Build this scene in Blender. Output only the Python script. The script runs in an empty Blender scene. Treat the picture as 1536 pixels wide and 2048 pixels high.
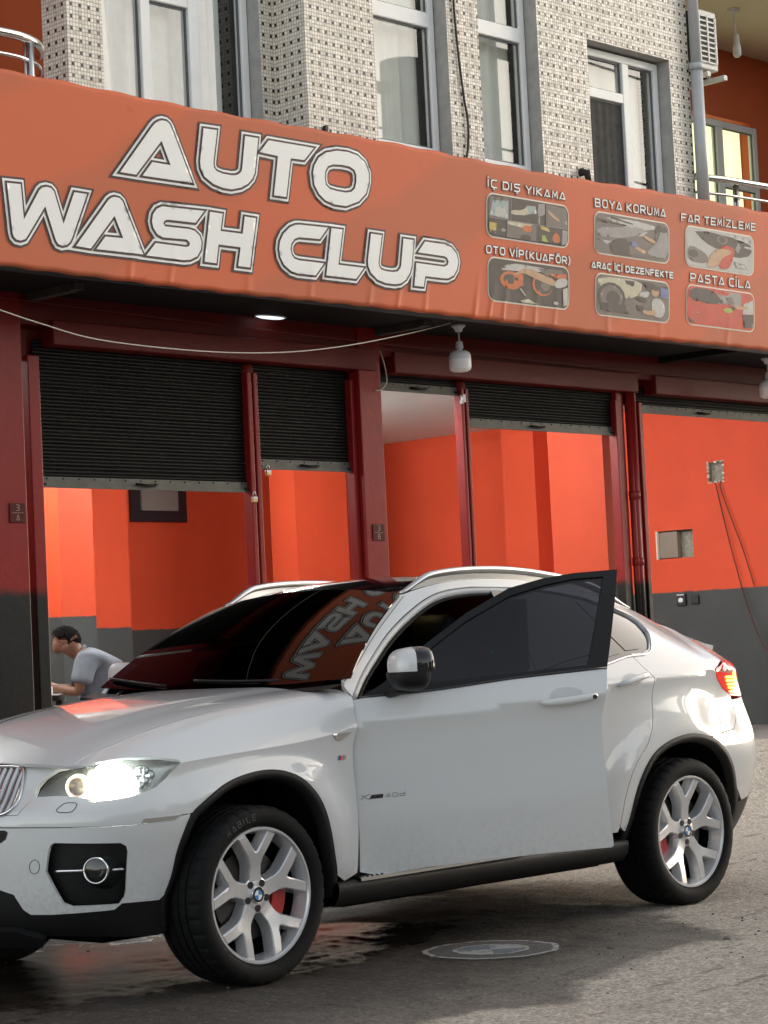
import bpy, bmesh, math, random
import numpy as np
from mathutils import Vector, Matrix, geometry as mgeo
random.seed(7); np.random.seed(7)
SC=bpy.context.scene
COL=SC.collection
# ------------------------------------------------------------------ camera
cam_d=bpy.data.cameras.new('camera'); cam=bpy.data.objects.new('camera',cam_d); COL.objects.link(cam); SC.camera=cam
yaw,pitch,roll=0.758908,0.0621274,0.0478054
cd=Vector((math.cos(yaw)*math.cos(pitch),math.sin(yaw)*math.cos(pitch),math.sin(pitch)))
cr=Vector((math.sin(yaw),-math.cos(yaw),0)); cu=cr.cross(cd)
cR=cr*math.cos(roll)-cu*math.sin(roll); cU=cR.cross(cd)
cam.matrix_world=Matrix(((cR.x,cU.x,-cd.x,-6.4158),(cR.y,cU.y,-cd.y,-7.8293),(cR.z,cU.z,-cd.z,1.3229),(0,0,0,1)))
cam_d.sensor_fit='VERTICAL'; cam_d.sensor_height=36; cam_d.lens=4560.12/2048*36; cam_d.clip_end=2000; cam_d.clip_start=.1
# ------------------------------------------------------------------ sky, sun, exposure
SUN_EL=math.radians(15.0); SUN_AZ=math.radians(-19)     # azimuth from +X toward +Y
sdir=Vector((math.cos(SUN_AZ)*math.cos(SUN_EL),math.sin(SUN_AZ)*math.cos(SUN_EL),math.sin(SUN_EL)))
W=bpy.data.worlds.new('World'); SC.world=W; W.use_nodes=True
nt=W.node_tree; bg=nt.nodes['Background']
sky=nt.nodes.new('ShaderNodeTexSky'); sky.sky_type='NISHITA'; sky.sun_disc=False
sky.sun_elevation=SUN_EL; sky.sun_rotation=math.pi/2-SUN_AZ; sky.dust_density=.8; sky.air_density=1.0; sky.ozone_density=1.0; sky.altitude=100
hs=nt.nodes.new('ShaderNodeHueSaturation'); hs.inputs['Saturation'].default_value=.40
nt.links.new(sky.outputs[0],hs.inputs['Color']); wm=nt.nodes.new('ShaderNodeMix'); wm.data_type='RGBA'; wm.blend_type='MULTIPLY'; wm.inputs[0].default_value=1; wm.inputs[7].default_value=(1,.98,.94,1); nt.links.new(hs.outputs[0],wm.inputs[6]); nt.links.new(wm.outputs[2],bg.inputs[0]); bg.inputs[1].default_value=.15
sl=bpy.data.lights.new('sun','SUN'); sl.energy=.5; sl.angle=math.radians(65); sl.color=(1,.74,.47)
so=bpy.data.objects.new('sun',sl); COL.objects.link(so); so.rotation_euler=(-sdir).to_track_quat('-Z','Y').to_euler(); so.location=(20,-10,30)
vs=SC.view_settings; vs.view_transform='Standard'; vs.look='None'; vs.gamma=1; vs.use_curve_mapping=False; vs.exposure=1.2
SC.cycles.max_bounces=8; SC.cycles.transparent_max_bounces=12
# ------------------------------------------------------------------ materials
MT={}
def nd(m,t,**k):
    n=m.node_tree.nodes.new(t)
    for a,b in k.items(): setattr(n,a,b)
    return n
def lk(m,a,b): m.node_tree.links.new(a,b)
def mth(m,op,a,b=None,c=None):
    n=nd(m,'ShaderNodeMath',operation=op)
    for i,v in enumerate((a,b,c)):
        if v is None: continue
        if isinstance(v,(int,float)): n.inputs[i].default_value=v
        else: lk(m,v,n.inputs[i])
    return n.outputs[0]
def mixc(m,f,a,b):
    n=nd(m,'ShaderNodeMix',data_type='RGBA')
    for s,v in ((n.inputs['Factor'],f),(n.inputs[6],a),(n.inputs[7],b)):
        if isinstance(v,(int,float)): s.default_value=v
        elif isinstance(v,tuple): s.default_value=(*v[:3],1)
        else: lk(m,v,s)
    return n.outputs[2]
def noise(m,scale,detail=4,rough=.55,vec=None,dim=None):
    n=nd(m,'ShaderNodeTexNoise'); n.inputs['Scale'].default_value=scale; n.inputs['Detail'].default_value=detail; n.inputs['Roughness'].default_value=rough
    if vec is not None: lk(m,vec,n.inputs['Vector'])
    return n.outputs[0]
def pos(m): return nd(m,'ShaderNodeNewGeometry').outputs['Position']
def sep(m,v):
    n=nd(m,'ShaderNodeSeparateXYZ'); lk(m,v,n.inputs[0]); return n.outputs
def ramp(m,f,a,b):
    n=nd(m,'ShaderNodeMapRange'); n.interpolation_type='SMOOTHSTEP'; n.inputs[1].default_value=a; n.inputs[2].default_value=b
    lk(m,f,n.inputs[0]); return n.outputs[0]
def bump(m,h,strength,dist=.01):
    n=nd(m,'ShaderNodeBump'); n.inputs['Strength'].default_value=strength; n.inputs['Distance'].default_value=dist
    lk(m,h,n.inputs['Height']); return n.outputs[0]
def mat(name,col,rough=.5,metal=0,var=.0,vs=6,bmp=0,bs=60,coat=0,spec=.5,emis=None,es=0,rvar=0):
    if name in MT: return MT[name]
    m=bpy.data.materials.new(name); m.use_nodes=True; b=m.node_tree.nodes['Principled BSDF']; MT[name]=m
    b.inputs['Base Color'].default_value=(*col,1); b.inputs['Roughness'].default_value=rough; b.inputs['Metallic'].default_value=metal
    b.inputs['Specular IOR Level'].default_value=spec
    b.inputs['Coat Weight'].default_value=coat; b.inputs['Coat Roughness'].default_value=.03
    if emis: b.inputs['Emission Color'].default_value=(*emis,1); b.inputs['Emission Strength'].default_value=es
    if var or rvar:
        f=noise(m,vs,5,.6,pos(m))
        if var:
            c=mixc(m,f,tuple(max(0,x*(1-var*1.6)) for x in col),tuple(min(1,x*(1+var*1.6)) for x in col)); lk(m,c,b.inputs['Base Color'])
        if rvar:
            lk(m,mth(m,'ADD',mth(m,'MULTIPLY',f,rvar*2),rough-rvar),b.inputs['Roughness'])
    if bmp: lk(m,bump(m,noise(m,bs,4,.6,pos(m)),bmp),b.inputs['Normal'])
    return m
def BS(m): return m.node_tree.nodes['Principled BSDF']
mat('paint_white',(.63,.637,.637),.34,0,coat=1.0,spec=.4)
def paint_dirt():
    m=MT['paint_white']; b=BS(m); P=pos(m); z=sep(m,P)[2]
    n=noise(m,6,6,.65,P); f=mth(m,'MULTIPLY',ramp(m,mth(m,'ADD',z,mth(m,'MULTIPLY',n,.5)),.95,.45),mth(m,'MULTIPLY',ramp(m,noise(m,45,4,.7,P),.35,.75),.42))
    c=mixc(m,f,(.63,.637,.637),(.33,.29,.24)); c=mixc(m,mth(m,'MULTIPLY',ramp(m,noise(m,3,5,.7,P),.5,.8),.06),c,(.45,.42,.38)); lk(m,c,b.inputs['Base Color'])
    lk(m,mth(m,'ADD',mth(m,'MULTIPLY',noise(m,11,5,.6,P),.05),mth(m,'MULTIPLY',f,.5)),b.inputs['Coat Roughness'])
paint_dirt()
mat('black_plastic',(.006,.006,.0065),.5,0,spec=.3,bmp=.15,bs=400)
mat('gloss_black',(.006,.006,.007),.08,0,coat=.6)
mat('rubber',(.0048,.0048,.005),.72,0,spec=.2,var=.25,vs=30,bmp=.25,bs=120)
mat('rubber_side',(.0125,.0125,.013),.55,0,var=.3,vs=12)
mat('rim_silver',(.62,.625,.64),.26,.62,coat=.5,var=.04,vs=15)
mat('chrome',(.75,.75,.76),.12,1)
mat('satin_chrome',(.62,.62,.62),.28,1)
mat('dark_metal',(.05,.05,.052),.45,.6)
mat('disc_metal',(.06,.055,.05),.45,.7)
mat('caliper_red',(.42,.012,.01),.35,coat=.5)
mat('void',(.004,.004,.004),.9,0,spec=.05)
mat('cabin_black',(.008,.008,.009),.7,0,spec=.2)
mat('seat_brown',(.22,.085,.03),.5)
mat('roundel_blue',(.05,.22,.55),.3); mat('roundel_white',(.8,.8,.8),.3); mat('roundel_black',(.01,.01,.012),.3)
mat('tyre_letter',(.10,.10,.10),.6)
mat('tail_red',(.55,.008,.006),.12,0,coat=.8,emis=(1,.02,.01),es=.22); mat('tail_clear',(.65,.28,.25),.15,coat=.8)
mat('tail_glow',(.9,.2,.02),.3,emis=(1,.36,.03),es=7.0)
mat('tail_glow_red',(.9,.02,.01),.3,emis=(1,.03,.02),es=1.0)
mat('lamp_glow',(1,1,1),.3,emis=(.93,1,.97),es=30)
mat('lamp_bowl',(.75,.8,.78),.25,.7,emis=(.9,1,.95),es=3.5)
mat('lamp_ring',(1,.9,.7),.3,emis=(1,.92,.74),es=1.8)
mat('lamp_amber',(.36,.27,.19),.15,.6)
mat('lamp_house',(.55,.55,.52),.25,.8)
mat('red_paint',(.13,.0085,.0075),.45,0,spec=.25,var=.16,vs=5,bmp=.12,bs=18)  # lintel red, darker than the posts: canopy shade put into the colour
mat('lamp_white',(.78,.77,.78),.35); mat('lamp_plastic',(.62,.62,.64),.4)
mat('soffit',(.007,.007,.007),.7,spec=.2,var=.3,vs=3)
mat('concrete',(.27,.26,.24),.85,var=.2,vs=9,bmp=.3,bs=60)
mat('pvc',(.88,.88,.86),.38,var=.06,vs=8); mat('pvc_grey',(.50,.51,.52),.4,var=.08,vs=8); mat('pvc_dark',(.10,.105,.12),.4)
mat('curtain',(.92,.905,.82),.9,var=.06,vs=7); mat('curtain_grey',(.72,.73,.70),.9,var=.12,vs=9); mat('curtain_lit',(.85,.86,.6),.9,emis=(.9,.95,.55),es=.55)
mat('plaster_grey',(.42,.41,.39),.85,var=.22,vs=12,bmp=.3,bs=50)
mat('orange_wall',(.43,.085,.022),.75,var=.10,vs=1.6,bmp=.08,bs=40)
mat('cream_ceiling',(.62,.53,.40),.8,var=.06,vs=2)
mat('steel',(.68,.68,.67),.16,1,rvar=.05)
mat('ac_white',(.66,.66,.62),.45,var=.04,vs=6); mat('ac_dark',(.02,.02,.021),.6)
mat('cable_dark',(.02,.018,.017),.6); mat('cable_white',(.55,.5,.42),.55); mat('cable_red',(.10,.012,.008),.6)
mat('shutter_black',(.0055,.0055,.005),.5,.1,spec=.2,var=.35,vs=14,rvar=.08)
def specks():
    m=MT['shutter_black']; b=BS(m); P=pos(m); st=nd(m,'ShaderNodeMapping'); st.inputs['Scale'].default_value=(.35,1,1.6); lk(m,P,st.inputs[0])
    f=ramp(m,noise(m,34,3,.5,st.outputs[0]),.69,.74); n=noise(m,3,5,.7,P)
    c=mixc(m,n,(.0035,.0035,.0032),(.0085,.0083,.0075)); c=mixc(m,mth(m,'MULTIPLY',f,.55),c,(.12,.115,.10)); lk(m,c,b.inputs['Base Color'])
specks()
mat('shutter_bar',(.075,.073,.063),.5,.35,var=.4,vs=11)
mat('padlock_steel',(.6,.6,.62),.25,1); mat('padlock_brass',(.45,.33,.16),.3,1)
mat('plate_brown',(.07,.010,.008),.6,spec=.2); mat('plate_text',(.42,.22,.18),.6)
mat('ceiling_white',(.78,.78,.75),.8,var=.04,vs=1.5)
mat('floor_grey',(.22,.21,.20),.6,var=.15,vs=3)
mat('frame_dark',(.012,.012,.017),.45); mat('panel_grey',(.22,.20,.18),.5)
mat('rubble',(.27,.25,.20),.95,var=.55,vs=45,bmp=.8,bs=60); mat('box_plastic',(.22,.17,.13),.6,var=.12,vs=10); mat('box_edge',(.68,.62,.55),.6)
mat('shirt',(.20,.215,.255),.85,var=.12,vs=25,bmp=.2,bs=40); mat('skin',(.24,.105,.062),.55,var=.08,vs=20); mat('hair',(.006,.0045,.004),.8,spec=.08,bmp=.6,bs=120)
mat('trousers',(.03,.032,.04),.8); mat('green_plastic',(.22,.52,.05),.4); mat('bag_clear',(.55,.52,.53),.25,var=.25,vs=20)
mat('pole_concrete',(.33,.32,.30),.9,var=.1,vs=2); mat('wood_dark',(.03,.026,.022),.8)
mat('tube_light',(1,1,1),.5,emis=(.95,1,.97),es=200)
mat('led_soffit',(.9,.95,1),.5,emis=(.85,.95,1),es=.5)
mat('bark',(.09,.065,.045),.9); mat('leaf',(.055,.085,.025),.7,var=.3,vs=3)
mat('far_wall',(.34,.31,.27),.85,var=.1,vs=.5); mat('far_roof',(.25,.09,.05),.8); mat('far_glass',(.03,.035,.04),.1)
def glass_mat(name,tint,ior_f=.06,rough=.01):
    m=bpy.data.materials.new(name); m.use_nodes=True; n=m.node_tree; n.nodes.remove(n.nodes['Principled BSDF']); MT[name]=m
    o=n.nodes['Material Output']; t=nd(m,'ShaderNodeBsdfTransparent'); t.inputs[0].default_value=(*tint,1)
    g=nd(m,'ShaderNodeBsdfGlossy'); g.inputs['Roughness'].default_value=rough; g.inputs[0].default_value=(1,1,1,1)
    ge=nd(m,'ShaderNodeNewGeometry'); dp=nd(m,'ShaderNodeVectorMath',operation='DOT_PRODUCT'); lk(m,ge.outputs['Normal'],dp.inputs[0]); lk(m,ge.outputs['Incoming'],dp.inputs[1])
    fr=mth(m,'ADD',mth(m,'MULTIPLY',mth(m,'POWER',mth(m,'SUBTRACT',1.0,mth(m,'ABSOLUTE',dp.outputs['Value'])),5.0),1-ior_f),ior_f)
    mx=nd(m,'ShaderNodeMixShader'); lk(m,mth(m,'MULTIPLY',fr,.8 if tint[0]<.1 else 1.0),mx.inputs[0]); lk(m,t.outputs[0],mx.inputs[1]); lk(m,g.outputs[0],mx.inputs[2]); lk(m,mx.outputs[0],o.inputs[0])
    return m
glass_mat('tint_glass',(.012,.012,.014)); glass_mat('door_glass',(.035,.037,.05)); glass_mat('window_glass',(.95,.96,.95),.11); glass_mat('lens_clear',(.93,.95,.94))
# two-tone wall paint: orange red above, charcoal below
def two_tone(name,top,low,zl,fuzz=.004,rough=.6,blot=.15):
    m=mat(name,top,rough); b=BS(m); P=pos(m); z=sep(m,P)[2]
    w=mth(m,'ADD',z,mth(m,'MULTIPLY',mth(m,'SUBTRACT',noise(m,9,3,.6,P),.5),.02+fuzz*1.2))
    f=ramp(m,w,zl-fuzz,zl+fuzz); n=noise(m,2.2,5,.6,P)
    t=mixc(m,n,tuple(c*(1-blot) for c in top),tuple(min(1,c*(1+blot)) for c in top)); l=mixc(m,n,tuple(c*.75 for c in low),tuple(c*1.25 for c in low))
    b.inputs['Specular IOR Level'].default_value=.25; lk(m,mixc(m,f,l,t),b.inputs['Base Color']); lk(m,bump(m,mth(m,'ADD',noise(m,35,4,.6,P),mth(m,'MULTIPLY',noise(m,4,4,.6,P),2.0)),.12),b.inputs['Normal']); return m
two_tone('hall_paint',(.60,.070,.026),(.052,.055,.054),1.783)
two_tone('hall_paint_back',(.60,.070,.026),(.052,.055,.054),1.70)
two_tone('post_paint',(.23,.0125,.011),(.010,.010,.010),1.772,.035,.34,.25)
# mosaic tiles, 22.7 mm pitch; every third tile dark
def mosaic():
    m=mat('mosaic',(.55,.52,.46),.3); b=BS(m); P=pos(m); s=sep(m,P); p=.0227
    wob=mth(m,'MULTIPLY',mth(m,'SUBTRACT',noise(m,1.3,2,.5,P),.5),.02)
    u=mth(m,'DIVIDE',mth(m,'ADD',s[0],mth(m,'ADD',s[1],wob)),p*.95); v=mth(m,'DIVIDE',mth(m,'ADD',s[2],wob),p)
    iu=mth(m,'FLOOR',u); iv=mth(m,'FLOOR',v); fu=mth(m,'SUBTRACT',u,iu); fv=mth(m,'SUBTRACT',v,iv)
    g=mth(m,'MULTIPLY',mth(m,'MULTIPLY',mth(m,'GREATER_THAN',fu,.11),mth(m,'LESS_THAN',fu,.93)),mth(m,'MULTIPLY',mth(m,'GREATER_THAN',fv,.11),mth(m,'LESS_THAN',fv,.93)))
    c=nd(m,'ShaderNodeCombineXYZ'); lk(m,iu,c.inputs[0]); lk(m,iv,c.inputs[1])
    wn=nd(m,'ShaderNodeTexWhiteNoise',noise_dimensions='2D'); lk(m,c.outputs[0],wn.inputs['Vector'])
    r=wn.outputs['Value']; rc=wn.outputs['Color']
    dk=mth(m,'MULTIPLY',mth(m,'LESS_THAN',mth(m,'FLOORED_MODULO',iu,3),.5),mth(m,'LESS_THAN',mth(m,'FLOORED_MODULO',iv,3),.5))
    drk=mixc(m,ramp(m,r,.88,1),(.018,.009,.007),(.12,.06,.045))
    lt=mixc(m,r,(.73,.655,.55),(.93,.865,.76))
    tile=mixc(m,dk,lt,drk); stain=noise(m,2.5,5,.65,P)
    full=mixc(m,g,(.34,.31,.265),tile); full=mixc(m,mth(m,'MULTIPLY',ramp(m,stain,.50,.75),.42),full,(.26,.225,.18))
    lk(m,full,b.inputs['Base Color']); lk(m,mth(m,'ADD',mth(m,'MULTIPLY',g,-.55),.8),b.inputs['Roughness'])
    sub=nd(m,'ShaderNodeVectorMath',operation='SUBTRACT'); lk(m,rc,sub.inputs[0]); sub.inputs[1].default_value=(.5,.5,.5)
    scl=nd(m,'ShaderNodeVectorMath',operation='SCALE'); lk(m,sub.outputs[0],scl.inputs[0]); scl.inputs['Scale'].default_value=.12
    ad=nd(m,'ShaderNodeVectorMath',operation='ADD'); lk(m,scl.outputs[0],ad.inputs[0]); lk(m,nd(m,'ShaderNodeNewGeometry').outputs['Normal'],ad.inputs[1])
    nn=nd(m,'ShaderNodeVectorMath',operation='NORMALIZE'); lk(m,ad.outputs[0],nn.inputs[0]); lk(m,nn.outputs[0],b.inputs['Normal'])
mosaic()
def banner_mat():
    m=mat('banner_vinyl',(.55,.15,.075),.5,spec=.2); b=BS(m); P=pos(m); s=sep(m,P)
    n=noise(m,1.1,4,.55,P); d=mth(m,'ADD',mth(m,'MULTIPLY',s[0],.55),mth(m,'ADD',mth(m,'MULTIPLY',s[2],-1.0),mth(m,'MULTIPLY',n,.5)))
    band=ramp(m,mth(m,'SINE',mth(m,'MULTIPLY',d,5.2)),-.2,.45)
    c=mixc(m,band,(.56,.148,.070),(.65,.150,.066)); c=mixc(m,mth(m,'MULTIPLY',ramp(m,noise(m,7,5,.7,P),.62,.78),.35),c,(.30,.06,.035))
    lk(m,c,b.inputs['Base Color'])
banner_mat()
for n_,c_ in dict(print_white=(.90,.89,.86),print_brown=(.085,.050,.047),print_cream=(.80,.72,.60),ph_dark=(.10,.082,.068),ph_mid=(.21,.17,.145),ph_grey=(.34,.31,.29),ph_light=(.52,.49,.45),ph_skin=(.55,.34,.20),ph_red=(.58,.085,.05),ph_orange=(.60,.17,.06),ph_yellow=(.55,.42,.12),ph_blue=(.20,.22,.42),ph_cream=(.55,.50,.36),ph_green=(.38,.42,.10),ph_teal=(.36,.42,.40),halo=(.20,.10,.075)).items(): mat(n_,c_,.5,spec=.3,var=.13 if n_.startswith('ph_') else 0,vs=16)
# ------------------------------------------------------------------ object helpers
def setp(o,label=None,cat=None,group=None,kind=None):
    if label: o['label']=label
    if cat: o['category']=cat
    if group: o['group']=group
    if kind: o['kind']=kind
    return o
def link(o,parent=None):
    COL.objects.link(o)
    if parent is not None:
        o.parent=parent; o.matrix_parent_inverse=parent_inv(parent)
    return o
def parent_inv(p):
    m=Matrix.Translation(p.location)@p.rotation_euler.to_matrix().to_4x4()
    q=p
    while q.parent is not None:
        q=q.parent; m=(Matrix.Translation(q.location)@q.rotation_euler.to_matrix().to_4x4()) if False else m
    return m.inverted() if p.parent is None else Matrix.Identity(4)
def thing(name,label,cat,loc=(0,0,0),group=None):
    o=bpy.data.objects.new(name,None); o.empty_display_size=.1; o.location=loc; COL.objects.link(o); return setp(o,label,cat,group)
def part(name,V,F,m,parent=None,smooth=False,nrm=None,mats=None,midx=None):
    me=bpy.data.meshes.new(name); me.from_pydata([tuple(v) for v in V],[],[tuple(int(i) for i in f) for f in F])
    for q in (mats or [m]): me.materials.append(MT[q])
    if midx is not None: me.polygons.foreach_set('material_index',midx)
    if smooth: me.polygons.foreach_set('use_smooth',[True]*len(me.polygons))
    me.update()
    if nrm is not None: me.normals_split_custom_set_from_vertices([tuple(n) for n in nrm])
    o=bpy.data.objects.new(name,me); return link(o,parent)
class MB:
    def __init__(s): s.V=[]; s.F=[]; s.I=[]; s.k=0
    def add(s,V,F):
        b=len(s.V); s.V+=[tuple(v) for v in V]; s.F+=[tuple(i+b for i in f) for f in F]; s.I+=[s.k]*len(F); return s
    def box(s,x0,x1,y0,y1,z0,z1,bev=0):
        if bev<=0:
            v=[(x0,y0,z0),(x1,y0,z0),(x1,y1,z0),(x0,y1,z0),(x0,y0,z1),(x1,y0,z1),(x1,y1,z1),(x0,y1,z1)]
            return s.add(v,[(3,2,1,0),(4,5,6,7),(0,1,5,4),(1,2,6,5),(2,3,7,6),(3,0,4,7)])
        bm=bmesh.new(); bmesh.ops.create_cube(bm,size=1)
        for v in bm.verts: v.co=Vector(((x0+x1)/2+v.co.x*(x1-x0),(y0+y1)/2+v.co.y*(y1-y0),(z0+z1)/2+v.co.z*(z1-z0)))
        bmesh.ops.bevel(bm,geom=bm.edges[:]+bm.verts[:],offset=bev,segments=2,affect='EDGES',profile=.5)
        bm.verts.index_update(); V=[v.co[:] for v in bm.verts]; F=[[v.index for v in f.verts] for f in bm.faces]; bm.free(); return s.add(V,F)
    def tube(s,pts,r,n=10,cap=True,up=None):
        pts=[Vector(p) for p in pts]; rr=r if isinstance(r,(list,tuple)) and len(r)==len(pts) else [r]*len(pts)
        t0=(pts[1]-pts[0]).normalized(); a=Vector((0,0,1)) if abs(t0.z)<.9 else Vector((1,0,0)); nrm=t0.cross(a).normalized(); V=[];F=[]
        for i,p in enumerate(pts):
            t=(pts[min(i+1,len(pts)-1)]-pts[max(i-1,0)]).normalized(); nrm=(nrm-t*nrm.dot(t)).normalized(); bn=t.cross(nrm)
            q=rr[i]; ra,rb=(q if isinstance(q,(tuple,list)) else (q,q))
            for k in range(n):
                an=2*math.pi*k/n; V.append(p+nrm*math.cos(an)*ra+bn*math.sin(an)*rb)
        for i in range(len(pts)-1):
            for k in range(n): F.append((i*n+k,i*n+(k+1)%n,(i+1)*n+(k+1)%n,(i+1)*n+k))
        if cap: F.append(tuple(range(n-1,-1,-1))); F.append(tuple(range((len(pts)-1)*n,len(pts)*n)))
        return s.add(V,F)
    def lathe(s,prof,c=(0,0,0),axis='z',n=32):
        V=[];F=[];m=len(prof)
        for k in range(n):
            a=2*math.pi*k/n; ca,sa=math.cos(a),math.sin(a)
            for r,h in prof:
                p=(r*ca,r*sa,h) if axis=='z' else ((r*ca,h,r*sa) if axis=='y' else (h,r*ca,r*sa))
                V.append((p[0]+c[0],p[1]+c[1],p[2]+c[2]))
        for k in range(n):
            for i in range(m-1):
                q=(k*m+i,k*m+i+1,((k+1)%n)*m+i+1,((k+1)%n)*m+i); F.append(q if axis!='y' else q[::-1])
        return s.add(V,F)
    def prism(s,poly,y0,y1,axis='y'):
        """poly of (x,z) extruded from y0 to y1"""
        n=len(poly); V=[(x,y0,z) for x,z in poly]+[(x,y1,z) for x,z in poly]
        F=[tuple(range(n)),tuple(range(2*n-1,n-1,-1))]+[(i,i+n,(i+1)%n+n,(i+1)%n) for i in range(n)]
        return s.add(V,F)
    def out(s,name,m,parent=None,smooth=False,mats=None):
        return part(name,s.V,s.F,m,parent,smooth,mats=mats,midx=s.I if mats else None)
def box(name,m,parent,*a,bev=0): return MB().box(*a,bev=bev).out(name,m,parent)
def auto_smooth(o,ang=40):
    me=o.data; me.polygons.foreach_set('use_smooth',[True]*len(me.polygons))
    bm=bmesh.new(); bm.from_mesh(me)
    for e in bm.edges: e.smooth=not(len(e.link_faces)!=2 or e.calc_face_angle(0)>math.radians(ang))
    bm.to_mesh(me); bm.free(); return o
# ---- 2d polygon tools
def area2(P):
    P=np.asarray(P,float); x,y=P[:,0],P[:,1]; return .5*float(np.sum(x*np.roll(y,-1)-np.roll(x,-1)*y))
def ccw(P): return P if area2(P)>0 else P[::-1]
def offset_poly(P,d):
    """mitred offset, d>0 grows a ccw polygon"""
    P=np.asarray(ccw([tuple(p) for p in P]),float); n=len(P); out=[]
    for i in range(n):
        a=P[i]-P[i-1]; b=P[(i+1)%n]-P[i]; a=a/(np.linalg.norm(a)+1e-12); b=b/(np.linalg.norm(b)+1e-12)
        na=np.array([a[1],-a[0]]); nb=np.array([b[1],-b[0]]); k=na+nb; q=float(k@k)
        if q<.18: out.append(P[i]+na*d); out.append(P[i]+nb*d)
        else: out.append(P[i]+k*(2*d/q))
    return [tuple(p) for p in out]
def resample(P,sp,closed=True):
    out=[]; n=len(P)
    for i in range(n if closed else n-1):
        a=np.array(P[i],float); b=np.array(P[(i+1)%n],float); k=max(1,int(round(np.linalg.norm(b-a)/sp)))
        for j in range(k): out.append(tuple(a+(b-a)*j/k))
    if not closed: out.append(tuple(P[-1]))
    return out
def winding(P,Q):
    """winding number of closed polygon P about points Q"""
    P=np.asarray(P,float); Q=np.asarray(Q,float); w=np.zeros(len(Q),int)
    for a,b in zip(P,np.roll(P,-1,0)):
        l=(b[0]-a[0])*(Q[:,1]-a[1])-(Q[:,0]-a[0])*(b[1]-a[1])
        up=(a[1]<=Q[:,1])&(b[1]>Q[:,1])&(l>0); dn=(a[1]>Q[:,1])&(b[1]<=Q[:,1])&(l<0); w+=up.astype(int)-dn.astype(int)
    return w
def smooth_poly(P,it=1,closed=True):
    """Chaikin corner cutting"""
    for _ in range(it):
        o=[]; n=len(P)
        for i in range(n if closed else n-1):
            a=np.array(P[i]);b=np.array(P[(i+1)%n]); o+= [tuple(a*.75+b*.25),tuple(a*.25+b*.75)]
        if not closed: o=[tuple(P[0])]+o+[tuple(P[-1])]
        P=o
    return P
def fill(outline,holes=(),sp=.03,interior=True):
    """triangulate outline minus holes, with interior grid points; returns verts2d, tris, boundary loops"""
    outline=ccw([tuple(p) for p in outline]); holes=[ccw([tuple(p) for p in h]) for h in holes]
    vs=[];es=[];loops=[]
    for L in [outline]+list(holes):
        b=len(vs); vs+=L; es+=[(b+i,b+(i+1)%len(L)) for i in range(len(L))]; loops.append(list(range(b,b+len(L))))
    if interior:
        A=np.array(outline); lo=A.min(0); hi=A.max(0)
        gx=np.arange(lo[0]+sp*.5,hi[0],sp); gy=np.arange(lo[1]+sp*.5,hi[1],sp)
        G=np.array([(x,y) for x in gx for y in gy]) if len(gx)*len(gy) else np.zeros((0,2))
        if len(G):
            k=winding(outline,G)!=0
            for h in holes: k&=winding(h,G)==0
            G=G[k]; B=np.array(vs)
            if len(G):
                dmin=np.min(np.concatenate([np.linalg.norm(G[:,None]-c[None],axis=2).min(1)[:,None] for c in np.array_split(B,max(1,len(B)//200))],1),1)
                G=G[dmin>sp*.45]; vs+= [tuple(g) for g in G]
    r=mgeo.delaunay_2d_cdt([Vector(v) for v in vs],es,[],0,1e-7)
    V=[(v.x,v.y) for v in r[0]]; T=[tuple(f) for f in r[2]]
    C=np.array([[sum(V[i][0] for i in t)/3,sum(V[i][1] for i in t)/3] for t in T])
    k=winding(outline,C)!=0
    for h in holes: k&=winding(h,C)==0
    T=[t for t,q in zip(T,k) if q]
    mp={}
    for j,src in enumerate(r[3]):
        for q in src: mp[q]=j
    loops=[[mp.get(i,i) for i in L] for L in loops]
    return V,T,loops
def patch(name,outline,Ff,m,parent=None,holes=(),sp=.03,thick=.014,mirror=False,both=False,off=0,xf=None,res=None):
    """panel on surface Ff(a,b) with rolled edge; mirror: on the far side; both: the two halves in one mesh"""
    res=res or sp
    V2,T,loops=fill(resample(outline,res),[resample(h,res) for h in holes],sp)
    A=np.array(V2); e=1e-4
    P=Ff(A[:,0],A[:,1]); da=Ff(A[:,0]+e,A[:,1])-Ff(A[:,0]-e,A[:,1]); db=Ff(A[:,0],A[:,1]+e)-Ff(A[:,0],A[:,1]-e)
    N=np.cross(da,db); N/=np.linalg.norm(N,axis=1)[:,None]+1e-15
    ref=P-np.array([1.5,0,.75]); ref[:,0]*=.25
    if float(np.sum(N*ref))<0: N=-N
    P=P+N*off
    TA=np.array(T); fn=np.cross(P[TA[:,1]]-P[TA[:,0]],P[TA[:,2]]-P[TA[:,0]])
    if float(np.sum(fn*N[TA[:,0]]))<0: T=[t[::-1] for t in T]
    VV=[tuple(p) for p in P]; NN=[tuple(n) for n in N]; FF=list(T)
    if thick:
        for L in loops:
            b=len(VV); n=len(L)
            for i in L: VV.append(tuple(P[i])); NN.append((0,0,0))
            for i in L: VV.append(tuple(P[i]-N[i]*thick)); NN.append((0,0,0))
            for k in range(n): FF.append((b+k,b+n+k,b+n+(k+1)%n,b+(k+1)%n))
    VV=np.array(VV); NN=np.array(NN)
    if xf is not None:
        R,h=xf; VV=(VV-h)@R.T+h; NN=NN@R.T
    if mirror or both:
        V3=VV*[1,-1,1]; N3=NN*[1,-1,1]; F3=[f[::-1] for f in FF]
        if mirror: VV,NN,FF=V3,N3,F3
        else:
            b=len(VV); VV=np.vstack([VV,V3]); NN=np.vstack([NN,N3]); FF=FF+[tuple(i+b for i in f) for f in F3]
    return part(name,VV,FF,m,parent,True,NN)
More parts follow.
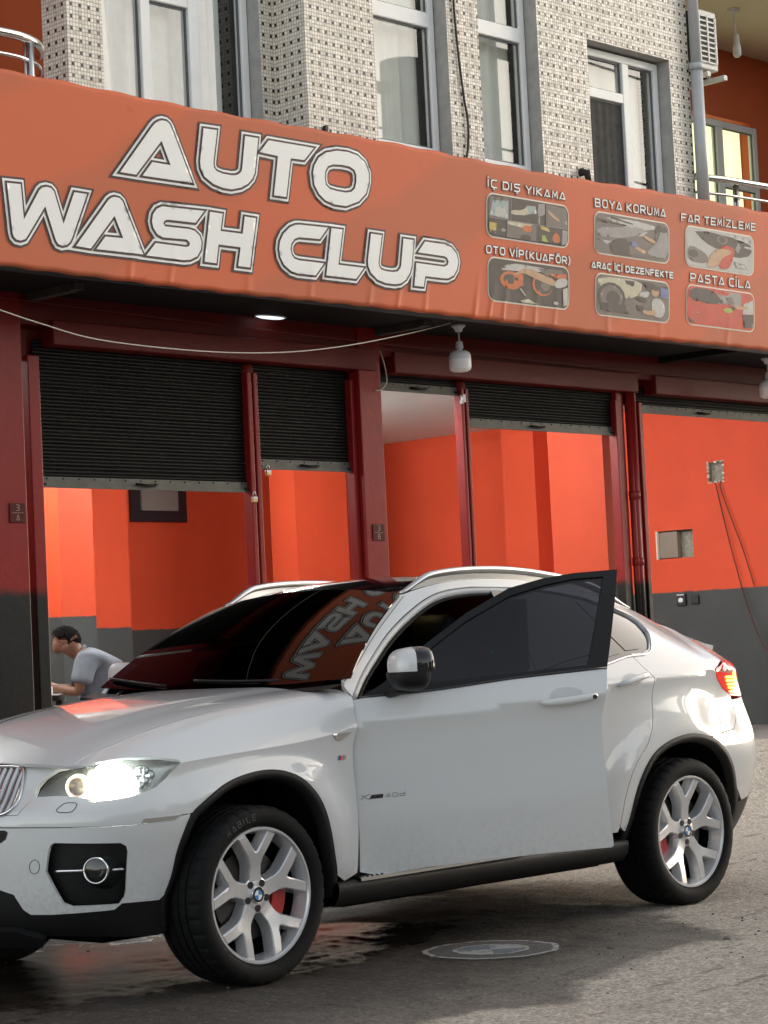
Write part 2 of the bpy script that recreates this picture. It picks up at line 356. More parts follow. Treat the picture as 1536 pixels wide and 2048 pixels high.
# ---- stroke lettering
def ribbon(mb,pts,w,F3,ext=0):
    """flat strip of width w along 2d polyline, F3 maps 2d to 3d"""
    P=[np.array(p,float) for p in pts]; closed=np.linalg.norm(P[0]-P[-1])<1e-6
    if closed: P=P[:-1]
    n=len(P); L=[];Rr=[]
    for i in range(n):
        a=P[i]-P[i-1] if (i>0 or closed) else P[1]-P[0]; b=P[(i+1)%n]-P[i] if (i<n-1 or closed) else P[-1]-P[-2]
        a=a/np.linalg.norm(a); b=b/np.linalg.norm(b); na=np.array([-a[1],a[0]]); nb=np.array([-b[1],b[0]]); k=na+nb; q=max(float(k@k),.7)
        o=k*(w/q); p=P[i].copy()
        if not closed and i==0: p=p-b*ext
        if not closed and i==n-1: p=p+a*ext
        L.append(p+o); Rr.append(p-o)
    V=[F3(*l) for l in L]+[F3(*r) for r in Rr]
    m=n if closed else n-1
    mb.add(V,[(i,(i+1)%n,n+(i+1)%n,n+i) for i in range(m)])
def rr(x0,y0,x1,y1,r,n=3):
    o=[]
    for cx,cy,a0 in ((x1-r,y0+r,-90),(x1-r,y1-r,0),(x0+r,y1-r,90),(x0+r,y0+r,180)):
        for k in range(n+1):
            a=math.radians(a0+90*k/n); o.append((cx+r*math.cos(a),cy+r*math.sin(a)))
    return o
_o=rr(0,0,1,1,.3); _o=_o+[_o[0]]
GL={'A':[[(0,0),(.42,.93),(.58,.93),(1,.02)],[(.30,.08),(.88,.08)]],'B':[[(0,0),(0,1),(.8,1),(.92,.85),(.92,.65),(.8,.52),(.12,.52)],[(.8,.5),(.97,.38),(.97,.14),(.84,0),(.1,0)]],
'C':[[(1,1),(.25,1),(.05,.85),(0,.65),(0,.35),(.05,.15),(.25,0),(1,0)]],'D':[[(0,0),(0,1),(.72,1),(.95,.82),(1,.6),(1,.4),(.95,.18),(.72,0),(0,0)]],
'E':[[(1,1),(0,1),(0,0),(1,0)],[(.1,.5),(.85,.5)]],'F':[[(1,1),(0,1),(0,0)],[(.1,.5),(.85,.5)]],'I':[[(0,0),(0,1)]],'K':[[(0,0),(0,1)],[(.9,1),(.12,.5),(.95,0)]],
'L':[[(0,1),(0,0),(1,0)]],'M':[[(0,0),(.12,1),(.5,.25),(.88,1),(1,0)]],'N':[[(0,0),(0,1),(1,0),(1,1)]],'O':[_o],'P':[[(0,0),(0,1),(.78,1),(.97,.85),(.97,.6),(.78,.42),(.1,.42)]],
'R':[[(0,0),(0,1),(.78,1),(.97,.85),(.97,.62),(.78,.46),(.1,.46)],[(.5,.44),(1,0)]],'S':[[(1,1),(.22,1),(.02,.85),(.02,.65),(.2,.52),(.8,.5),(.98,.36),(.98,.15),(.8,0),(0,0)]],
'T':[[(0,1),(1,1)],[(.5,.98),(.5,0)]],'U':[[(0,1),(0,.3),(.1,.1),(.3,0),(.7,0),(.9,.1),(1,.3),(1,1)]],'V':[[(0,1),(.46,0),(.54,0),(1,1)]],'W':[[(0,1),(.22,0),(.5,.75),(.78,0),(1,1)]],'Y':[[(0,1),(.5,.45),(1,1)],[(.5,.47),(.5,0)]],
'Z':[[(0,1),(1,1),(0,0),(1,0)]],'(':[[(.6,1.15),(.15,.85),(0,.5),(.15,.15),(.6,-.15)]],')':[[(0,1.15),(.45,.85),(.6,.5),(.45,.15),(0,-.15)]],'X':[[(0,1),(1,0)],[(0,0),(1,1)]],
'3':[[(0,1),(.8,1),(1,.85),(1,.62),(.8,.52),(.2,.52)],[(.8,.5),(1,.38),(1,.15),(.8,0),(0,0)]],'4':[[(.75,0),(.75,1),(0,.3),(1,.3)]],'0':[_o],'d':[[(1,1),(1,0),(.2,0),(0,.15),(0,.45),(.2,.6),(.95,.6)]],'J':[[(1,1),(1,.2),(.8,0),(0,0)]]}
GW={'I':.12,'(':.3,')':.3,'M':.95,'W':1.1,'İ':.12,' ':.45}
BASE={'İ':'I','Ç':'C','Ş':'S','Ö':'O'}
def text_strokes(txt,w=.62,gap=.30):
    """list of polylines in units of cap height, plus total width"""
    x=0; out=[]
    for ch in txt:
        if ch==' ': x+=.42; continue
        b=BASE.get(ch,ch); cw=GW.get(ch,GW.get(b,w)); cw=cw if b in ('I',) else (cw if b in ('(',')') else w*(GW.get(b,1)))
        if b=='I': cw=.04
        for s in GL[b]: out.append([(x+px*cw,py) for px,py in s])
        if ch=='İ': out.append([(x,1.22),(x,1.38)])
        if ch=='Ö': out+=[[(x+.18,1.22),(x+.18,1.36)],[(x+cw-.18,1.22),(x+cw-.18,1.36)]]
        if ch in 'ÇŞ': out.append([(x+cw*.5,-.12),(x+cw*.5,-.34)])
        x+=cw+gap
    return out,x-gap
# ================================================================== car body surfaces
class CS:
    """natural cubic spline through (x,y), linear outside"""
    def __init__(s,pts):
        x=np.array([p[0] for p in pts],float); y=np.array([p[1] for p in pts],float)
        n=len(x); h=np.diff(x); A=np.eye(n); b=np.zeros(n)
        for i in range(1,n-1):
            A[i,i-1]=h[i-1]; A[i,i]=2*(h[i-1]+h[i]); A[i,i+1]=h[i]
            b[i]=6*((y[i+1]-y[i])/h[i]-(y[i]-y[i-1])/h[i-1])
        s.M=np.linalg.solve(A,b); s.x=x; s.y=y; s.h=h
    def __call__(s,q):
        q=np.asarray(q,float); i=np.clip(np.searchsorted(s.x,q)-1,0,len(s.h)-1)
        h=s.h[i]; a=s.x[i+1]-q; b=q-s.x[i]; M0=s.M[i]; M1=s.M[i+1]; y0=s.y[i]; y1=s.y[i+1]
        v=M0*a**3/(6*h)+M1*b**3/(6*h)+(y0/h-M0*h/6)*a+(y1/h-M1*h/6)*b
        lo=q<s.x[0]; hi=q>s.x[-1]
        if np.any(lo):
            sl=(s.y[1]-s.y[0])/s.h[0]-s.h[0]*s.M[1]/6; v=np.where(lo,s.y[0]+sl*(q-s.x[0]),v)
        if np.any(hi):
            sl=(s.y[-1]-s.y[-2])/s.h[-1]+s.h[-1]*s.M[-2]/6; v=np.where(hi,s.y[-1]+sl*(q-s.x[-1]),v)
        return v
def sstep(a,b,x):
    t=np.clip((np.asarray(x,float)-a)/(b-a),0,1); return t*t*(3-2*t)
WB=2.933; WZ=.365
c_zc=CS([(-.9,.89),(-.6,.905),(-.35,.925),(0,.95),(.47,.99),(.61,1.013),(1.2,1.048),(1.8,1.077),(2.4,1.107),(2.74,1.132),(3.25,1.16),(3.6,1.17),(4,1.17)])
c_sc=CS([(-.6,.82),(-.35,.875),(0,.91),(.3,.925),(.61,.935),(1.2,.942),(1.8,.947),(2.4,.952),(2.9,.952),(3.2,.935),(3.45,.895),(3.65,.83)])
c_lo=CS([(0,0),(.05,-.011),(.12,-.0215),(.22,-.029),(.33,-.0325),(.41,-.037),(.5,-.050),(.65,-.073),(.85,-.105)])
c_z0=CS([(-.78,.935),(-.7,.972),(-.6,1.012),(-.4,1.077),(-.2,1.121),(.1,1.166),(.35,1.19),(.6,1.206),(.75,1.213)])
c_nh=CS([(-.7,4.5),(-.4,6),(0,9),(.3,13),(.6,19),(.75,20)])
c_zr=CS([(1.0,1.545),(1.2,1.612),(1.5,1.682),(1.8,1.704),(2.1,1.698),(2.4,1.67),(2.7,1.625),(3.0,1.552),(3.3,1.457),(3.5,1.383),(3.62,1.345),(3.7,1.33)])
c_sr=CS([(.6,.70),(1.2,.615),(1.5,.625),(1.8,.635),(2.4,.62),(3.0,.585),(3.3,.565),(3.6,.56)])
def z_e(x): return c_zr(x)-.045
def flare(x,z):
    o=0
    for cx,a,w in ((0,.066,.13),(WB,.054,.17)):
        dx=x-cx; r=np.sqrt(dx*dx+(z-WZ)**2)
        o=o+a*np.exp(-((r-.50)/w)**2)*sstep(.15,.45,z)
    return o
def S(x,z):
    """half width of the body side below the crease"""
    zc=c_zc(x); d=np.maximum(zc-z,0)
    return c_sc(x)+c_lo(d)+flare(x,z)*sstep(0,.16,d)
def Gs(x,z):
    """half width of the side above the crease: door band, side glass, pillars"""
    zc=c_zc(x); D=z_e(x)-zc; t=np.clip((z-zc)/D,0,1.2)
    return c_sc(x)-(c_sc(x)-c_sr(x))*t**1.2
def side(x,z):
    x=np.asarray(x,float); z=np.asarray(z,float)
    return np.where(z<c_zc(x),S(x,z),Gs(x,z))
def T(x,s):
    """top of hood and fenders, s = half width position"""
    sc=c_sc(x); zc=c_zc(x); t=np.clip(np.abs(s)/sc,0,1)
    g=1-.13*t**2-.87*t**c_nh(x)
    dome=.010*(1-sstep(.50,.72,np.abs(s)/(.72+.12*x)))*sstep(-.75,-.3,x)
    return zc+(c_z0(x)-zc-.010)*g+dome*g
def fend(x,q):
    """(x,q): q<=0 side below the crease, q>0 over the top toward the hood"""
    x=np.asarray(x,float); q=np.asarray(q,float)
    sc=c_sc(x); zc=c_zc(x)
    w=1-np.maximum(q,0)/.62; t=1-(1-w)**2
    s=np.where(q<=0,S(x,zc+np.minimum(q,0)),sc*t)
    z=np.where(q<=0,zc+q,T(x,sc*t))
    return np.stack([x,-s,z],-1)
def sidep(x,z): return np.stack([np.asarray(x,float),-side(x,z),np.asarray(z,float)],-1)
# front and rear wrap, u runs round the plan outline
FP=[(-.35,.957),(-.45,.925),(-.58,.862),(-.69,.757),(-.768,.60),(-.812,.45),(-.842,.30),(-.858,.15),(-.863,0)]
c_dx=CS([(.20,.13),(.28,.055),(.38,.015),(.5,0),(.62,-.002),(.70,0),(.745,.006),(.80,.045),(.86,.085),(.94,.135),(1.0,.19)])
RP=[(3.3,.97),(3.5,.948),(3.70,.885),(3.86,.76),(3.95,.57),(4.0,.35),(4.02,.17),(4.03,0)]
c_dr=CS([(.25,-.16),(.38,-.06),(.5,-.01),(.62,0),(.75,0),(.86,-.015),(.94,-.04),(1.05,-.085),(1.2,-.15),(1.32,-.24)])
def _plan(P):
    u=[0]
    for a,b in zip(P[:-1],P[1:]): u.append(u[-1]+np.hypot(b[0]-a[0],b[1]-a[1]))
    return np.array(u)
FU=_plan(FP); RU=_plan(RP)
c_fx=CS(list(zip(FU,[p[0] for p in FP]))+[(FU[-1]+.15,FP[-2][0])]); c_fs=CS(list(zip(FU,[p[1] for p in FP]))+[(FU[-1]+.15,-.15)])
c_rx=CS(list(zip(RU,[p[0] for p in RP]))+[(RU[-1]+.17,4.0)]); c_rs=CS(list(zip(RU,[p[1] for p in RP]))+[(RU[-1]+.17,-.17)])
UF=-.35; UR=3.3
def body(u,z):
    """lower body wrap: u=x on the side, u<-.35 round the front, u>3.3 round the rear"""
    u=np.asarray(u,float); z=np.asarray(z,float); u,z=np.broadcast_arrays(u,z)
    fu=np.maximum(UF-u,0); ru=np.maximum(u-UR,0); uc=np.clip(u,UF,UR)
    sz=side(uc,z)
    x=uc+0.; s=sz+0.
    m=u<UF
    wf=sstep(.05,.45,fu)
    x=np.where(m,c_fx(fu)+c_dx(z)*wf,x)
    s=np.where(m,c_fs(fu)*sz/.957,s)
    m=u>UR
    wr=sstep(.0,.45,ru)
    x=np.where(m,c_rx(ru)+c_dr(z)*wr,x)
    s=np.where(m,c_rs(ru)*(sz/.97*(1-.0*wr)),s)
    return np.stack([x,-s,z],-1)
def roofp(x,y):
    x=np.asarray(x,float); y=np.asarray(y,float); t=np.abs(y)/c_sr(x)
    return np.stack([x,y,c_zr(x)-.045*t**2.2],-1)
# ================================================================== setting: ground
def gz(X,Y):
    """ground height: flat street under the car, rising to the shop floor"""
    X=np.asarray(X,float); Y=np.asarray(Y,float)
    return .50*sstep(1.15,2.55,Y)+.012*np.sin(X*1.3+Y*.7)*sstep(-1.3,-2.6,Y)+.010*np.sin(X*2.9-Y*1.7)*sstep(-1.2,-2.2,Y)
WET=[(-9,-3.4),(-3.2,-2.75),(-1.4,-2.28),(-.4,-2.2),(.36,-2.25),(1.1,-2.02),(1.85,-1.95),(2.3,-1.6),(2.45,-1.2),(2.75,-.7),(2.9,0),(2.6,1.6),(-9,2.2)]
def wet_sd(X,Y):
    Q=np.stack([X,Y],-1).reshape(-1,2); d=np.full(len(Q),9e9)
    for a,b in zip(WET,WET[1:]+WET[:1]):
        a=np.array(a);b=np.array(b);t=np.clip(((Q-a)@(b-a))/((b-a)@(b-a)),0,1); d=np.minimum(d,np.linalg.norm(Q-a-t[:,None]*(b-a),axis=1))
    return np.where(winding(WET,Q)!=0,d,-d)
def ground():
    xs=np.concatenate([[-900,-300,-100,-50,-25,-14,-9,-6,-4],np.arange(-2.6,5.2,.028),np.arange(5.26,12.01,.07),[14,18,25,40,70,120,300,900]])
    ys=np.concatenate([[-900,-300,-100,-50,-30,-20,-14,-10,-7,-5],np.arange(-3.9,1.2,.028),np.arange(1.25,2.61,.06),[2.64,2.66,12,40,120,900]])
    X,Y=np.meshgrid(xs,ys,indexing='ij'); n,m=X.shape
    rng=np.random.RandomState(3); 
    def blur(a,k):
        for ax in (0,1): a=sum(np.roll(a,s,ax) for s in range(-k,k+1))/(2*k+1)
        return a
    rn=rng.normal(0,1,X.shape); h_=rn*.0007+blur(rng.normal(0,1,X.shape),2)*.010+blur(rng.normal(0,1,X.shape),7)*.045
    dp=np.exp(-(((X+.9)/1.7)**2+((Y-.35)/1.0)**2)); Z=gz(X,Y)+h_*(np.abs(X-1.3)<4.2)*(Y>-4.0)*(Y<1.1)*(1-.8*dp)
    Z=np.where(Y>2.65,.34,Z)
    V=np.stack([X,Y,Z],-1).reshape(-1,3); idx=np.arange(n*m).reshape(n,m)
    F=np.stack([idx[:-1,:-1],idx[1:,:-1],idx[1:,1:],idx[:-1,1:]],-1).reshape(-1,4)
    m_=mat('ground_mix',(.2,.18,.16),.9); b=BS(m_); P=pos(m_)
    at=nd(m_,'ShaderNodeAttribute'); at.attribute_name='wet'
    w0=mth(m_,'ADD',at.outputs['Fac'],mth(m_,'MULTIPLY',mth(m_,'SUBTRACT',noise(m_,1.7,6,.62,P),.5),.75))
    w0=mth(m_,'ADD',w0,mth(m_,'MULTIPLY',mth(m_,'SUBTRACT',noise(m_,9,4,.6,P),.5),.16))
    wet=mth(m_,'MULTIPLY',ramp(m_,w0,-.06,.12),mth(m_,'ADD',.76,mth(m_,'MULTIPLY',ramp(m_,mth(m_,'ADD',at.outputs['Fac'],mth(m_,'MULTIPLY',noise(m_,2.6,5,.65,P),1.0)),.55,1.25),.24)))  # wet patch, strengthened inward to paint in the shade below the car too
    big=noise(m_,.8,5,.6,P); med=noise(m_,7,5,.65,P); fine=noise(m_,90,3,.7,P); grit=noise(m_,260,2,.6,P)
    dry=mixc(m_,med,(.42,.365,.305),(.58,.52,.445)); dry=mixc(m_,mth(m_,'MULTIPLY',ramp(m_,big,.45,.62),.7),dry,(.48,.42,.355)); g2=noise(m_,26,5,.75,P); dry=mixc(m_,mth(m_,'MULTIPLY',ramp(m_,g2,.50,.66),.55),dry,(.30,.265,.225)); dry=mixc(m_,mth(m_,'MULTIPLY',ramp(m_,g2,.47,.36),.45),dry,(.69,.635,.56)); dry=mixc(m_,mth(m_,'MULTIPLY',ramp(m_,fine,.54,.68),.5),dry,(.17,.15,.127)); dry=mixc(m_,mth(m_,'MULTIPLY',ramp(m_,grit,.60,.74),.7),dry,(.60,.57,.53))
    # long dark cracks and tar streaks
    st=nd(m_,'ShaderNodeMapping'); st.inputs['Scale'].default_value=(.9,5.5,1); st.inputs['Rotation'].default_value=(0,0,math.radians(-38)); lk(m_,P,st.inputs[0])
    cr=ramp(m_,noise(m_,1.6,5,.6,st.outputs[0]),.60,.68); dry=mixc(m_,mth(m_,'MULTIPLY',cr,.55),dry,(.085,.07,.058))
    wet_shade=mixc(m_,med,(.019,.0148,.0115),(.060,.047,.036)); wet_shade=mixc(m_,mth(m_,'MULTIPLY',ramp(m_,g2,.52,.66),.6),wet_shade,(.19,.155,.122)); wet_shade=mixc(m_,mth(m_,'MULTIPLY',ramp(m_,fine,.55,.72),.6),wet_shade,(.028,.022,.017)); wet_shade=mixc(m_,mth(m_,'MULTIPLY',ramp(m_,grit,.62,.72),.5),wet_shade,(.2,.18,.16))  # wet tone, taken darker to stand in for the car's shade
    vo=nd(m_,'ShaderNodeTexVoronoi'); vo.inputs['Scale'].default_value=75; lk(m_,P,vo.inputs['Vector']); vs_=sep(m_,vo.outputs['Color'])[0]
    gm=mixc(m_,wet,dry,wet_shade); gr=mixc(m_,ramp(m_,vs_,.15,.95),(.72,.715,.71),(1.2,1.19,1.18)); mm_=nd(m_,'ShaderNodeMix',data_type='RGBA',blend_type='MULTIPLY'); mm_.inputs[0].default_value=1; lk(m_,gm,mm_.inputs[6]); lk(m_,gr,mm_.inputs[7])
    road=ramp(m_,mth(m_,'ADD',sep(m_,P)[1],mth(m_,'MULTIPLY',noise(m_,.7,3,.5,P),.8)),-4.3,-5.0)
    lk(m_,mixc(m_,road,mm_.outputs[2],(.055,.052,.048)),b.inputs['Base Color'])
    a2=nd(m_,'ShaderNodeAttribute'); a2.attribute_name='pool'
    pool=ramp(m_,mth(m_,'ADD',a2.outputs['Fac'],mth(m_,'MULTIPLY',mth(m_,'SUBTRACT',noise(m_,3.2,4,.6,P),.5),1.1)),.42,.60)
    rg=mth(m_,'SUBTRACT',mth(m_,'SUBTRACT',.93,mth(m_,'MULTIPLY',wet,.30)),mth(m_,'MULTIPLY',pool,.50)); lk(m_,rg,b.inputs['Roughness'])
    h=mth(m_,'ADD',mth(m_,'MULTIPLY',noise(m_,38,5,.7,P),1),mth(m_,'MULTIPLY',noise(m_,150,3,.6,P),.5))
    bn=nd(m_,'ShaderNodeBump'); bn.inputs['Distance'].default_value=.02; lk(m_,h,bn.inputs['Height']); lk(m_,mth(m_,'SUBTRACT',.9,mth(m_,'MULTIPLY',pool,.80)),bn.inputs['Strength']); lk(m_,bn.outputs[0],b.inputs['Normal'])
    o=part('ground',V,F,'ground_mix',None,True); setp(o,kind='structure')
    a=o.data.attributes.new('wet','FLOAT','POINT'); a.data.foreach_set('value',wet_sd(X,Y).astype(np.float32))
    pl=np.exp(-(((X+.9)/1.9)**2+((Y-.35)/1.1)**2))+.75*np.exp(-(((X-.9)/1.1)**2+((Y+.1)/.7)**2)); a=o.data.attributes.new('pool','FLOAT','POINT'); a.data.foreach_set('value',pl.reshape(-1).astype(np.float32))
    setp(o,'cracked dusty street surface with a wet patch and painted shade under the car')
ground()
# loose stones
def pebble(mb,x,y,r,seed):
    rg=random.Random(seed); bm=bmesh.new(); bmesh.ops.create_icosphere(bm,subdivisions=1,radius=r)
    z=float(gz(x,y))
    for v in bm.verts: v.co=Vector((x+v.co.x*rg.uniform(.7,1.3),y+v.co.y*rg.uniform(.7,1.3),z+r*.25+v.co.z*rg.uniform(.45,.7)))
    bm.verts.index_update(); mb.add([v.co[:] for v in bm.verts],[[v.index for v in f.verts] for f in bm.faces]); bm.free()
mb=MB(); rg=random.Random(5)
for i in range(190):
    x=rg.uniform(-2.5,7.5); y=rg.uniform(-3.6,1.0)
    if rg.random()<.35: x=rg.uniform(.6,2.6); y=rg.uniform(-2.4,-1.2)
    pebble(mb,x,y,rg.choice([.004,.005,.006,.008]),i)
o=mb.out('gravel','concrete'); setp(o,'scattered grit and tiny stones on the street',None,None,'stuff'); mat('stone_dark',(.13,.112,.095),.9,var=.5,vs=11,bmp=.4,bs=60); o.data.materials[0]=MT['stone_dark']
for (x,y,r,lb) in ((1.82,-1.95,.022,'dark stone lying at the edge of the wet patch'),(1.42,-1.62,.020,'small brown stone inside the wet patch'),(3.15,-1.35,.024,'dark stone on dry ground behind the rear wheel')):
    mb=MB(); pebble(mb,x,y,r,int(x*100)); setp(mb.out('stone','stone_dark',None,True),lb,'stone')
# ================================================================== shop building, ground floor
YL=2.60; FZ=.50; CZ=3.58
def struct(o,lab=None): setp(o,lab,None,None,'structure'); return o
struct(box('hall_floor','floor_grey',None,-3.2,14,2.74,11.4,FZ-.12,FZ),'grey floor of the wash hall')
bld=thing('shop_building','tile-clad building with open red wash hall below','building',(4.5,2.6,0))
# hall shell
box('ceiling','ceiling_white',bld,-3.4,11.6,2.72,11.2,CZ,CZ+.15)
box('rear_wall','hall_paint_back',bld,-3.4,11.4,10.6,10.8,FZ,CZ)
box('left_wall','hall_paint',bld,-3.4,-3.2,2.72,10.6,FZ,CZ)
def wall_with_holes():
    # right hall wall facing the camera side, two knocked out recesses
    Yh=[(5.02,5.45,2.107,2.376),(4.625,4.80,2.798,2.988)]
    V2,T,L=fill([(2.72,FZ),(10.6,FZ),(10.6,CZ),(2.72,CZ)],[[(a,c),(b,c),(b,d),(a,d)] for a,b,c,d in Yh],interior=False)
    V=[(11.4,y,z) for y,z in V2]; F=[t for t in T]; o=part('right_wall',V,F,'hall_paint',bld)
    mb=MB(); mb.box(11.6,11.7,2.72,10.6,FZ,CZ); mb.out('right_wall_backing','hall_paint',bld)
    for k,(a,b,c,d) in enumerate(Yh):
        mb=MB(); t=.012; x1=11.4+(.10 if k==0 else .06)
        mb.add([(x1,a,c),(x1,b,c),(x1,b,d),(x1,a,d)],[(0,3,2,1)])
        for q in (((11.4,a,c),(11.4,b,c),(x1,b,c),(x1,a,c)),((11.4,a,d),(x1,a,d),(x1,b,d),(11.4,b,d)),((11.4,a,c),(x1,a,c),(x1,a,d),(11.4,a,d)),((11.4,b,c),(11.4,b,d),(x1,b,d),(x1,b,c))): mb.add(q,[(0,1,2,3)])
        r=mb.out('wall_recess','rubble',bld)
        if k==0:
            box('junction_box','box_plastic',bld,11.42,11.485,a+.20,b-.004,c+.01,d-.012); box('box_rim','box_edge',bld,11.392,11.42,b-.012,b+.004,c-.004,d+.004)
        else:
            rr_=random.Random(2); mb=MB()
            for q in range(26):
                s_=rr_.random(); e=rr_.choice('abcd'); y=a+(b-a)*s_ if e in 'ab' else (a if e=='c' else b); z=c+(d-c)*s_ if e in 'cd' else (c if e=='a' else d)
                mb.box(11.39,11.41,y-.008*rr_.uniform(.6,2),y+.008,z-.008,z+.008*rr_.uniform(.6,2))
            mb.out('broken_edge','box_edge',bld)
wall_with_holes()
def pillar(x0,x1,y0,y1,m='hall_paint'): return box('pillar',m,bld,x0,x1,y0,y1,FZ,CZ)
pillar(6.12,6.50,8.0,8.6)              # left of the seated man
pillar(7.53,8.0,9.30,9.60,'hall_paint_back')
pillar(11.14,11.40,6.72,7.14)          # pilaster on the right wall
pillar(7.15,7.40,2.74,3.27)            # stub wall behind the downpipes
pillar(9.32,10.05,8.30,8.66,'hall_paint_back')
# dark framed hatch on the rear wall
mb=MB(); mb.box(9.12,9.888,10.55,10.60,2.84,3.42); mb.out('hatch_frame','frame_dark',bld)
box('hatch_panel','panel_grey',bld,9.243,9.752,10.53,10.56,2.955,3.38)
# columns and guide rails of the street front
def post(name,x0,x1,y0=2.56,y1=2.74,z1=3.5): return box(name,'post_paint',bld,x0,x1,y0,y1,.42,z1,bev=.006)
post('column',.95,1.545,2.50,2.62); post('column',4.30,4.505,2.50,2.60); post('column',7.115,7.20,2.56,2.62); post('column',7.30,7.36,2.56,2.62); post('column',10.2,10.6,2.50,2.78)
for x0,x1 in ((1.622,1.705),(3.335,3.372),(3.388,3.425),(4.262,4.296),(4.508,4.548),(5.358,5.384),(5.402,5.430),(7.085,7.112),(7.37,7.415)):
    o=post('guide_rail',x0,x1,2.545,2.622,3.13)
for x0,x1 in ((3.372,3.388),(5.384,5.402)): box('rail_web','post_paint',bld,x0,x1,2.57,2.64,.42,3.13)
for x in (3.38,5.394): 
    mb=MB(); mb.lathe([(0,.062),(.03,.058),(.043,.045),(.045,0)],(x,2.60,3.13),'z',14); mb.out('rail_cap','red_paint',bld,True)
# lintel beams
for x0,x1 in ((-3,1.36),(1.765,4.455),(4.632,7.297),(7.515,13)):
    box('lintel_beam','red_paint',bld,x0,x1,2.48,2.70,3.19,3.335,bev=.008)
box('lintel_upper','red_paint',bld,-3,13,2.512,2.72,3.30,3.60)
box('lintel_infill','red_paint',bld,-3,13,2.628,2.72,3.12,3.32)
box('soffit_slab','soffit',bld,-3,13,1.735,2.74,3.475,3.60)
box('ground_beam','concrete',bld,-3,13,2.60,2.74,.30,.498)
# rain pipes between the two right openings
for x,r in ((7.235,.024),(7.268,.034)):
    mb=MB(); mb.tube([(x,2.545,.45),(x,2.545,3.2)],r,12); o=mb.out('drain_pipe','post_paint',bld,True)
    for z in (2.42,1.92,1.35): mb=MB(); mb.lathe([(r,-.03),(r+.006,-.03),(r+.006,.03),(r,.03)],(x,2.545,z),'z',14); mb.out('pipe_collar','post_paint',bld,True)
# ---- roller shutters (each a thing: curtain, bottom bar, handle)
def shutter(x0,x1,zb,label,bar=.062,handle=None):
    t=thing('roller_shutter',label,'shutter',((x0+x1)/2,2.6,zb),'roller shutters of the wash hall')
    p=.0215; n=int((3.23-zb-bar)/p)+1; V=[];F=[]
    prof=[(0,.0),(.18,.0045),(.40,.0075),(.62,.0075),(.84,.0045),(1,-.001)]
    rs=np.random.RandomState(int(x0*100)); nc=9; cx=np.linspace(x0-.015,x1+.015,nc); dent=.003*np.sin(cx*3.1+x0)
    for i in range(n):
        dj=rs.normal(0,.0011,nc); dz=rs.normal(0,.0008)
        for a,d in prof:
            z=min(zb+bar+(i+a)*p+dz,3.30); V+=[(x,2.60-d-q,z) for x,q in zip(cx,dj+dent*math.sin((i/n)*3.0))]
    for k in range(len(V)//nc-1):
        for c in range(nc-1): F.append((nc*k+c,nc*k+c+1,nc*(k+1)+c+1,nc*(k+1)+c))
    part('curtain',V,F,'shutter_black',t)
    mb=MB(); mb.box(x0-.012,x1+.012,2.585,2.612,zb,zb+bar,bev=.003); mb.box(x0-.012,x1+.012,2.575,2.590,zb-.004,zb+.014); b=mb.out('bottom_bar','shutter_bar',t)
    for k in range(max(3,int((x1-x0)/.11))):
        x=x0+.05+k*(x1-x0-.1)/max(2,int((x1-x0)/.11)-1); mb=MB(); mb.lathe([(.0055,.0),(.004,-.004),(0,-.005)],(x,2.585,zb+bar-.012),'y',8); mb.out('rivet','shutter_black',b,True)
    hx=handle if handle else (x0+x1)/2
    mb=MB(); mb.tube([(hx-.07,2.586,zb+.03),(hx-.06,2.562,zb+.026),(hx-.02,2.555,zb+.022),(hx+.04,2.556,zb+.022),(hx+.07,2.565,zb+.026),(hx+.078,2.586,zb+.03)],.008,8); mb.out('handle','shutter_black',b,True)
    for x in (x0,x1): box('slide_bolt','shutter_black',b,x-.03,x+.03,2.568,2.584,zb+.008,zb+.022)
shutter(1.71,3.335,2.375,'wide black roller shutter half lowered at the left, above the seated man',handle=2.50)
shutter(3.425,4.262,2.526,'narrow black roller shutter half lowered beside the wide one',handle=3.88)
shutter(4.548,5.358,3.084,'black roller shutter rolled nearly fully up, white ceiling showing below',.055)
shutter(5.430,7.085,2.871,'black roller shutter with worn pale bottom bar, lowered a little',handle=6.20)
shutter(7.415,10.2,3.056,'black roller shutter rolled up above the rightmost opening',handle=8.25)
def padlock(x,y,z,label):
    t=thing('padlock',label,'padlock',(x,y,z),'padlocks hanging on the guide rails')
    box('lock_body','padlock_brass',t,x-.019,x+.019,y-.01,y+.01,z-.04,z-.002,bev=.004); box('lock_band','padlock_steel',t,x-.0195,x+.0195,y-.0105,y+.0105,z-.018,z-.004)
    mb=MB(); mb.tube([(x-.012,y,z-.004),(x-.012,y,z+.016),(x-.006,y,z+.026),(x+.006,y,z+.026),(x+.012,y,z+.016),(x+.012,y,z-.004)],.0035,8); mb.out('shackle','padlock_steel',t,True)
padlock(3.343,2.535,2.345,'steel padlock hanging at the lower right corner of the wide shutter')
padlock(3.495,2.56,2.518,'steel padlock hanging below the narrow shutter')
t=thing('latch_bracket','white metal latch on the thin rail beside the white ceiling','latch',(5.36,2.55,3.05)); box('plate','lamp_white',t,5.345,5.375,2.52,2.545,3.03,3.085,bev=.003); box('tongue','lamp_white',t,5.330,5.352,2.525,2.54,3.02,3.04)
